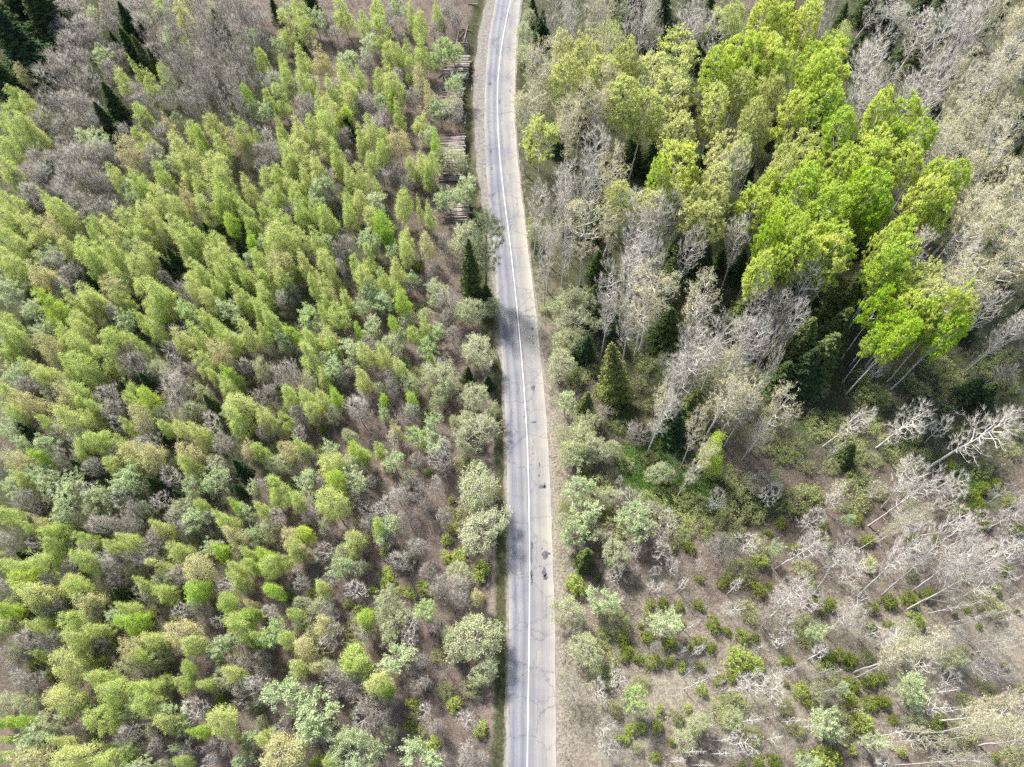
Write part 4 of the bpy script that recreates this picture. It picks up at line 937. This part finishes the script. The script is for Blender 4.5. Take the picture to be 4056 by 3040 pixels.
def asphalt_mat():
    m, nt, N, L = new_mat('worn_asphalt')
    out = N.new('ShaderNodeOutputMaterial')
    uv = N.new('ShaderNodeUVMap'); uv.uv_map = 'across'
    sep = N.new('ShaderNodeSeparateXYZ'); L.new(uv.outputs[0], sep.inputs[0])
    tc = N.new('ShaderNodeTexCoord')
    # worn wheel tracks, dusty edges and crown across the carriageway
    w = noise_node(N, 3, 2); mp0 = N.new('ShaderNodeMapping'); mp0.inputs['Scale'].default_value = (1, .25, 1)
    L.new(uv.outputs[0], mp0.inputs[0]); L.new(mp0.outputs[0], w.inputs['Vector'])
    wob = N.new('ShaderNodeMath'); wob.operation = 'MULTIPLY_ADD'; L.new(w.outputs[0], wob.inputs[0]); wob.inputs[1].default_value = .05; L.new(sep.outputs[0], wob.inputs[2])
    sub = N.new('ShaderNodeMath'); sub.operation = 'SUBTRACT'; L.new(wob.outputs[0], sub.inputs[0]); sub.inputs[1].default_value = .025
    across = ramp(N, [(0, (.24, .225, .20)), (.05, (.20, .195, .19)), (.13, (.125, .13, .155)), (.24, (.18, .18, .185)), (.33, (.12, .125, .148)), (.43, (.175, .173, .175)),
                      (.53, (.145, .146, .158)), (.62, (.195, .19, .183)), (.73, (.175, .172, .168)), (.85, (.215, .207, .19)), (.93, (.25, .235, .205)), (1, (.285, .262, .222))])
    L.new(sub.outputs[0], across.inputs[0])
    st = noise_node(N, 1, 5, .7); mp = N.new('ShaderNodeMapping'); mp.inputs['Scale'].default_value = (45, .6, 1)
    L.new(uv.outputs[0], mp.inputs[0]); L.new(mp.outputs[0], st.inputs['Vector'])
    s2 = ramp(N, [(.3, (.82, .82, .84)), (.7, (1.14, 1.13, 1.1))]); L.new(st.outputs[0], s2.inputs[0])
    mul = N.new('ShaderNodeMix'); mul.data_type = 'RGBA'; mul.blend_type = 'MULTIPLY'; mul.inputs['Factor'].default_value = 1
    L.new(across.outputs[0], mul.inputs['A']); L.new(s2.outputs[0], mul.inputs['B'])
    bl = noise_node(N, .16, 4); L.new(tc.outputs['Object'], bl.inputs['Vector'])
    b2 = ramp(N, [(.32, (.78, .80, .90)), (.62, (1.08, 1.07, 1.03))]); L.new(bl.outputs[0], b2.inputs[0])
    mul2 = N.new('ShaderNodeMix'); mul2.data_type = 'RGBA'; mul2.blend_type = 'MULTIPLY'; mul2.inputs['Factor'].default_value = 1
    L.new(mul.outputs['Result'], mul2.inputs['A']); L.new(b2.outputs[0], mul2.inputs['B'])
    fine = noise_node(N, 9, 3); L.new(tc.outputs['Object'], fine.inputs['Vector'])
    f2 = ramp(N, [(.3, (.9, .9, .9)), (.7, (1.1, 1.1, 1.1))]); L.new(fine.outputs[0], f2.inputs[0])
    mul3 = N.new('ShaderNodeMix'); mul3.data_type = 'RGBA'; mul3.blend_type = 'MULTIPLY'; mul3.inputs['Factor'].default_value = 1
    L.new(mul2.outputs['Result'], mul3.inputs['A']); L.new(f2.outputs[0], mul3.inputs['B'])
    vo = N.new('ShaderNodeTexVoronoi'); vo.feature = 'DISTANCE_TO_EDGE'; vo.inputs['Scale'].default_value = .22
    wv = noise_node(N, .9, 4, .7); L.new(tc.outputs['Object'], wv.inputs['Vector'])
    ad = N.new('ShaderNodeVectorMath'); ad.operation = 'MULTIPLY_ADD'; L.new(wv.outputs['Color'], ad.inputs[0]); ad.inputs[1].default_value = (2.2, 2.2, 0); L.new(tc.outputs['Object'], ad.inputs[2])
    L.new(ad.outputs[0], vo.inputs['Vector'])
    ck = ramp(N, [(0, (.62, .62, .64)), (.010, (.80, .80, .82)), (.022, (1, 1, 1))]); L.new(vo.outputs['Distance'], ck.inputs[0])
    mul4 = N.new('ShaderNodeMix'); mul4.data_type = 'RGBA'; mul4.blend_type = 'MULTIPLY'; mul4.inputs['Factor'].default_value = 1
    L.new(mul3.outputs['Result'], mul4.inputs['A']); L.new(ck.outputs[0], mul4.inputs['B']); mul3 = mul4
    p = N.new('ShaderNodeBsdfPrincipled'); p.inputs['Roughness'].default_value = .85; p.inputs['Specular IOR Level'].default_value = .25
    L.new(mul3.outputs['Result'], p.inputs['Base Color']); L.new(p.outputs[0], out.inputs[0])
    return m

def gravel_mat():
    m, nt, N, L = new_mat('gravel')
    out = N.new('ShaderNodeOutputMaterial'); tc = N.new('ShaderNodeTexCoord')
    n = noise_node(N, 1.4, 6, .7); L.new(tc.outputs['Object'], n.inputs['Vector'])
    r = ramp(N, [(.33, (.105, .098, .09)), (.5, (.165, .155, .142)), (.68, (.22, .212, .195))]); L.new(n.outputs[0], r.inputs[0])
    b = N.new('ShaderNodeBsdfDiffuse'); L.new(r.outputs[0], b.inputs[0]); L.new(b.outputs[0], out.inputs[0])
    return m

jr = np.random.default_rng(5)
def ragged(n, amp, k=3):
    a = jr.normal(size=n); a = np.convolve(a, np.ones(k) / k, 'same'); return a * amp
YF = np.arange(RYx[0], RYx[-1], 1.0)
LF, RF, MF = (np.interp(YF, RYx, a) for a in (RLx, RRx, RMx))
strip('road', LF + ragged(len(YF), .07), RF + ragged(len(YF), .06), YF, .0, asphalt_mat(), 14, 'worn grey two-lane asphalt road with pale dusty edges')
shoulder_w = np.interp(YF, [0, 40, 75, 95, 120, 150, 185, 220], [.35, .35, .4, .9, 2.2, 2.9, 2.3, 2.3])
strip('gravel_shoulder', LF - shoulder_w + ragged(len(YF), .25), LF + .25, YF, -.045, gravel_mat(), 2, 'pale gravel shoulder along the road')
strip('gravel_shoulder', RF - .25, RF + .35 + ragged(len(YF), .12), YF, -.045, gravel_mat(), 2, 'narrow sandy shoulder along the road')
def paint_mat():
    m, nt, N, L = new_mat('road_paint')
    out = N.new('ShaderNodeOutputMaterial'); tc = N.new('ShaderNodeTexCoord')
    n = noise_node(N, 2.5, 5, .75); L.new(tc.outputs['Object'], n.inputs['Vector'])
    r = ramp(N, [(.30, (.25, .25, .26)), (.42, (.55, .55, .545)), (.7, (.68, .68, .66))]); L.new(n.outputs[0], r.inputs[0])
    b = N.new('ShaderNodeBsdfDiffuse'); L.new(r.outputs[0], b.inputs[0]); L.new(b.outputs[0], out.inputs[0])
    return m
lw = .055
line_o = strip('road_line', MF - lw, MF + lw, YF, .056, paint_mat(), 1, 'solid white line along the middle of the road')

# dark tar patches and cracks, thin sheets on the asphalt
tar, nt, N, L = new_mat('tar')
out = N.new('ShaderNodeOutputMaterial'); tcn = N.new('ShaderNodeTexCoord'); nn = noise_node(N, 3, 4); L.new(tcn.outputs['Object'], nn.inputs['Vector'])
rr = ramp(N, [(.35, (.055, .055, .065)), (.65, (.11, .11, .125))]); L.new(nn.outputs[0], rr.inputs[0])
bb = N.new('ShaderNodeBsdfDiffuse'); L.new(rr.outputs[0], bb.inputs[0]); L.new(bb.outputs[0], out.inputs[0])
def patch(c, r, x, y, wpx, hpx):
    px, py = tile(c, r, x, y); p = at(px, py)
    k = depth(p) / FOC / TS; rx, ry = wpx * k / 2, hpx * k / 2 * 1.1
    n = 18; th = np.arange(n) * 2 * np.pi / n
    rad = 1 + .28 * jr.normal(size=n)
    V = np.stack([p[0] + rx * rad * np.cos(th), p[1] + ry * rad * np.sin(th), np.full(n, .062)], 1)
    V = np.concatenate([V, [[p[0], p[1], .062]]])
    F = np.stack([np.arange(n), (np.arange(n) + 1) % n, np.full(n, n)], 1)
    o = bpy.data.objects.new('tar_patch', mesh_from('tar_patch', V, [F], [tar])); COL.objects.link(o); o['kind'] = 'structure'
    o['label'] = 'dark tar repair on the worn road'
for a in ((2, 2, 172, 1400, 26, 50), (2, 2, 168, 1500, 22, 130), (2, 2, 290, 1480, 50, 70), (2, 2, 280, 1635, 40, 60), (2, 2, 170, 1645, 24, 60), (2, 2, 260, 895, 60, 26), (2, 2, 285, 885, 22, 40), (2, 2, 238, 700, 12, 30), (2, 2, 235, 795, 14, 20),
          (2, 2, 190, 335, 40, 14), (2, 2, 180, 40, 36, 50), (2, 2, 108, 290, 14, 20), (2, 2, 182, 605, 12, 16), (2, 2, 258, 1425, 12, 14), (2, 2, 325, 1470, 12, 12), (2, 3, 170, 40, 22, 70), (2, 3, 285, 15, 40, 40),
          (2, 1, 175, 1185, 24, 24), (2, 1, 180, 1245, 16, 16), (2, 1, 185, 1310, 14, 14), (1, 0, 2025, 725, 26, 36), (1, 0, 2030, 1310, 24, 40), (1, 0, 2105, 880, 12, 60), (1, 0, 2035, 1460, 16, 30)):
    patch(*a)

# ---------------------------------------------------------------- log stacks
def log_mesh(seed, length, r):
    rng = np.random.default_rng(seed); n = 9; k = 7
    t = np.linspace(-length / 2, length / 2, k); bow = rng.normal() * .06
    rad = r * (1 + .14 * np.linspace(-1, 1, k) * rng.choice([-1, 1]) + .03 * rng.normal(size=k))
    th = np.arange(n) * 2 * np.pi / n
    V = np.stack([np.repeat(t[:, None], n, 1), np.cos(th)[None] * rad[:, None] + bow * (1 - (2 * t / length) ** 2)[:, None], np.sin(th)[None] * rad[:, None]], -1).reshape(-1, 3)
    ii = np.arange(k - 1)[:, None] * n + np.arange(n)[None]; jj = np.arange(k - 1)[:, None] * n + (np.arange(n) + 1)[None] % n
    F = np.stack([ii, jj, jj + n, ii + n], -1).reshape(-1, 4)
    V = np.concatenate([V, [[t[0], 0, 0], [t[-1], 0, 0]]]); e = len(V)
    i = np.arange(n); j = (i + 1) % n
    caps = np.concatenate([np.stack([j, i, np.full(n, e - 2)], 1), np.stack([i + (k - 1) * n, j + (k - 1) * n, np.full(n, e - 1)], 1)])
    return V, F, caps
LOGS = []
for s in range(7):
    for wood in ('log_bark', 'log_red'):
        V_, F_, C_ = log_mesh(700 + s, 1.0, 1.0)
        V_[:, 0] *= 1.0
        LOGS.append((mesh_from('log', V_, [F_, C_], [M[wood], M['log_end']], [0, 1]), wood))
def add_log(p, length, r, rz, tilt, label, group, red=.25):
    c = [m for m, wd in LOGS if (wd == 'log_red') == (rnd.random() < red)]
    o = bpy.data.objects.new('log', rnd.choice(LOGS)[0] if not c else rnd.choice(c))
    COL.objects.link(o); o.location = p; o.scale = (length, r, r); o.rotation_euler = (rnd.uniform(0, 6.28) * 0, tilt, rz)
    o['label'] = label; o['category'] = 'log'
    if group: o['group'] = group
    return o
def stack(x0, x1, ytop, ybot, c, r, layers, words, red):
    """a stack of cut logs lying across, from survey pixels of its outline"""
    a = at(*tile(c, r, (x0 + x1) / 2, ybot), 0.4); b = at(*tile(c, r, (x0 + x1) / 2, ytop), .9 + .35 * layers)
    le = at(*tile(c, r, x0, (ytop + ybot) / 2), 1.0); ri = at(*tile(c, r, x1, (ytop + ybot) / 2), 1.0)
    length = ri[0] - le[0]
    run = np.linalg.norm((b - a)[:2]); n = int(run / .40)
    rng = np.random.default_rng(int(x0 + ybot)); low = Bag()
    for lay in range(layers):
        for k in range(n - lay):
            u = (k + .5 + lay * .5) / n
            p = a * (1 - u) + b * u
            z = float(ground_z(p[0], p[1])) + .2 + lay * .345
            if lay == layers - 1 or k in (0, n - lay - 1):
                L_ = length * rng.uniform(.74, 1.08)
                add_log((p[0] + rng.normal() * .33, p[1] + rng.normal() * .05, z + rng.uniform(0, .1)), L_, .19 * rng.uniform(.62, 1.2), rng.normal() * .06, rng.normal() * .03, 'cut log lying crosswise in ' + words, 'logs in ' + words, red)
            else:
                V_, F_, C_ = log_mesh(int(k + lay * 100), length * .97, .19)
                V_ = V_ + np.array([p[0] + rng.normal() * .15, p[1], z]); n0 = low.n
                low.add(V_, F_, 0); low.F.append(C_ + n0); low.m.append(1)
    o = bpy.data.objects.new('log_heap_base', low.build('log_heap_base', [M['log_bark'], M['log_end']])); COL.objects.link(o)
    o['kind'] = 'stuff'; o['label'] = 'hidden lower layers of ' + words; o['category'] = 'log'
stack(1615, 1840, 440, 690, 1, 0, 3, 'the upper roadside log stack', .25)
stack(1585, 1785, 680, 1020, 1, 0, 3, 'the ragged second roadside log stack', .25)
stack(1575, 1800, 1115, 1560, 1, 0, 4, 'the longest roadside log stack', .2)
stack(1625, 1840, 20, 255, 1, 1, 3, 'the lowest roadside log stack', .08)
LOOSE = [((1660, 370), (1835, 372), .22, 'pale log, upper one of two above the stacks'), ((1680, 390), (1835, 395), .24, 'pale log, lower one of two above the stacks'),
         ((1830, 215), (1790, 375), .16, 'long reddish pole pointing at the two pale logs'), ((1755, 255), (1725, 395), .16, 'dark pole crossing the two pale logs'),
         ((1775, 245), (1870, 262), .14, 'short pole lying across the reddish poles'), ((1810, 260), (1740, 350), .15, 'reddish slanting pole in the gap above the stacks'),
         ((1820, 330), (1815, 375), .12, 'short red board beside the two pale logs'), ((1830, 30), (1915, 30), .14, 'single dark pole near the upper bend of the road'),
         ((1815, 950), (1805, 1050), .10, 'thin white pole on the grass beside the gravel'), ((1570, 665), (1650, 600), .15, 'slanting log at the corner of the second stack'),
         ((1840, 500), (1890, 498), .08, 'thin stick across the ditch by the upper stack'), ((1860, 700), (1865, 760), .07, 'thin stick in the ditch by the second stack')]
for p0, p1, r_, lab in LOOSE:
    a, b = at(*tile(1, 0, *p0), .3), at(*tile(1, 0, *p1), .3)
    mid = (a + b) / 2
    add_log((mid[0], mid[1], float(ground_z(mid[0], mid[1])) + r_ + .05), float(np.linalg.norm(b - a)), r_, math.atan2(b[1] - a[1], b[0] - a[0]), 0, lab, None, .5)
for p0, p1, lab in (((520, 1180), (500, 1120), 'fallen grey trunk'),): pass

# ---------------------------------------------------------------- undergrowth: twigs, herbs and dry grass that nobody could count
ug = np.random.default_rng(11)
def scatter(n, x0, x1, y0, y1, keep):
    p = np.stack([ug.uniform(x0, x1, n), ug.uniform(y0, y1, n)], 1)
    le, re_ = road_edges(p[:, 1])
    d = np.where(p[:, 0] < (le + re_) / 2, le - p[:, 0], p[:, 0] - re_)
    k = keep(p, d); p = p[k]
    return np.column_stack([p, ground_z(p[:, 0], p[:, 1])]), d[k]
def in_view(p, mrg=14):
    half = 46 + (p[:, 1]) * .56 + mrg
    return np.abs(p[:, 0]) < half
def clumps(centres, per, spread):
    return np.repeat(centres, per, 0) + np.column_stack([ug.normal(size=(len(centres) * per, 2)) * spread, np.zeros(len(centres) * per)])
def stuff(name, bag, mats, label, cat):
    o = bpy.data.objects.new(name, bag.build(name, mats)); COL.objects.link(o)
    o['kind'] = 'stuff'; o['label'] = label; o['category'] = cat
def leafless(p, d): return (d > 4.5) & in_view(p)
cen, _ = scatter(26000, -175, 190, -8, 225, leafless)
tw = clumps(cen, 8, .45)
D = ug.normal(size=tw.shape) * .55 + np.array([0, 0, .8]); D *= ug.uniform(.5, 1.9, len(D))[:, None]
bag = Bag(); V_, F_ = spikes(tw, D, np.full(len(tw), .015)); bag.add(V_, F_)
cen2, _ = scatter(17000, -175, 190, -8, 225, lambda p, d: leafless(p, d) & ((p[:, 0] < 0) | (p[:, 1] > 45)) & (np.sin(p[:, 0] * .19) * np.sin(p[:, 1] * .23 + 1) > -.35))
tw = clumps(cen2, 12, .35)
D = ug.normal(size=tw.shape) * .5 + np.array([0, 0, 1.5]); D *= ug.uniform(.7, 2.2, len(D))[:, None]
V_, F_ = spikes(tw, D, np.full(len(tw), .018)); bag.add(V_, F_)
flat = clumps(cen[::3], 3, .8); D = ug.normal(size=flat.shape) * np.array([1, 1, .06]) * ug.uniform(.5, 1.6, len(flat))[:, None]
flat[:, 2] += .06
V_, F_ = spikes(flat, D, np.full(len(flat), .02)); bag.add(V_, F_, 1)
stuff('brushwood', bag, [M['twig_grey'], M['twig_pale']], 'grey twigs and brushwood covering the forest floor', 'brushwood')
def herb_keep(p, d):
    s = np.sin(p[:, 0] * .21 + 2) * np.sin(p[:, 1] * .17 + 1) + .6 * np.sin(p[:, 0] * .53) * np.sin(p[:, 1] * .47)
    return (d > 3) & in_view(p) & ((s > .45) | ((p[:, 0] > 5) & (s > -.1) & (p[:, 1] > 30)))
cen, _ = scatter(9000, -175, 190, -8, 225, herb_keep)
hp = clumps(cen, 7, .5); hp[:, 2] += ug.uniform(.1, .9, len(hp))
bag = Bag(); V_, F_ = leaves(ug, hp, .26, None, 1, .5); bag.add(V_, F_)
stuff('undergrowth', bag, [M['shrub_leaf']], 'low green herbs and seedlings on the forest floor', 'undergrowth')
def grass_keep(p, d): return (d > .3) & (d < 6) & (ug.uniform(0, 1, len(p)) < np.exp(-np.clip(d - 1.5, 0, None) / 2))
gp, _ = scatter(60000, -22, 24, -8, 225, grass_keep)
D = ug.normal(size=gp.shape) * .16 + np.array([0, 0, .22])
bag = Bag(); V_, F_ = spikes(gp, D, np.full(len(gp), .018)); bag.add(V_, F_)
cl, _ = scatter(9000, 6, 80, -8, 70, lambda p, d: (d > 1) & in_view(p, 6) & (np.sin(p[:, 0] * .31 + 1) * np.sin(p[:, 1] * .37) + .5 * np.sin(p[:, 0] * .9) * np.sin(p[:, 1] * .83) > -.25))
gp = clumps(cl, 12, .38); D = ug.normal(size=gp.shape) * np.array([.34, .34, .1]) + np.array([0, 0, .22])
V_, F_ = spikes(gp, D, np.full(len(gp), .020)); bag.add(V_, F_)
stuff('dry_grass', bag, [leaf_mat('dry_grass', (.22, .19, .135), (.22, .19, .135), .2, .4)], 'dry tan grass along the road verges', 'grass')
gc = []
for px, py, rx, ry in ((2590, 1850, 8, 8), (2700, 1950, 9, 6), (3000, 1990, 7, 5), (3830, 1900, 7, 5)):
    c = at(px, py); q = ug.normal(size=(3500, 2)) * .55 * np.array([rx, ry]) + c[:2]
    gc.append(np.column_stack([q, ground_z(q[:, 0], q[:, 1])]))
gc = np.concatenate(gc); D = ug.normal(size=gc.shape) * .18 + np.array([0, 0, .35])
bag = Bag(); V_, F_ = spikes(gc, D, np.full(len(gc), .035)); bag.add(V_, F_)
stuff('grass', bag, [leaf_mat('fresh_grass', (.05, .11, .015), (.05, .11, .015), .3, .4)], 'fresh green grass in the damp clearing', 'grass')
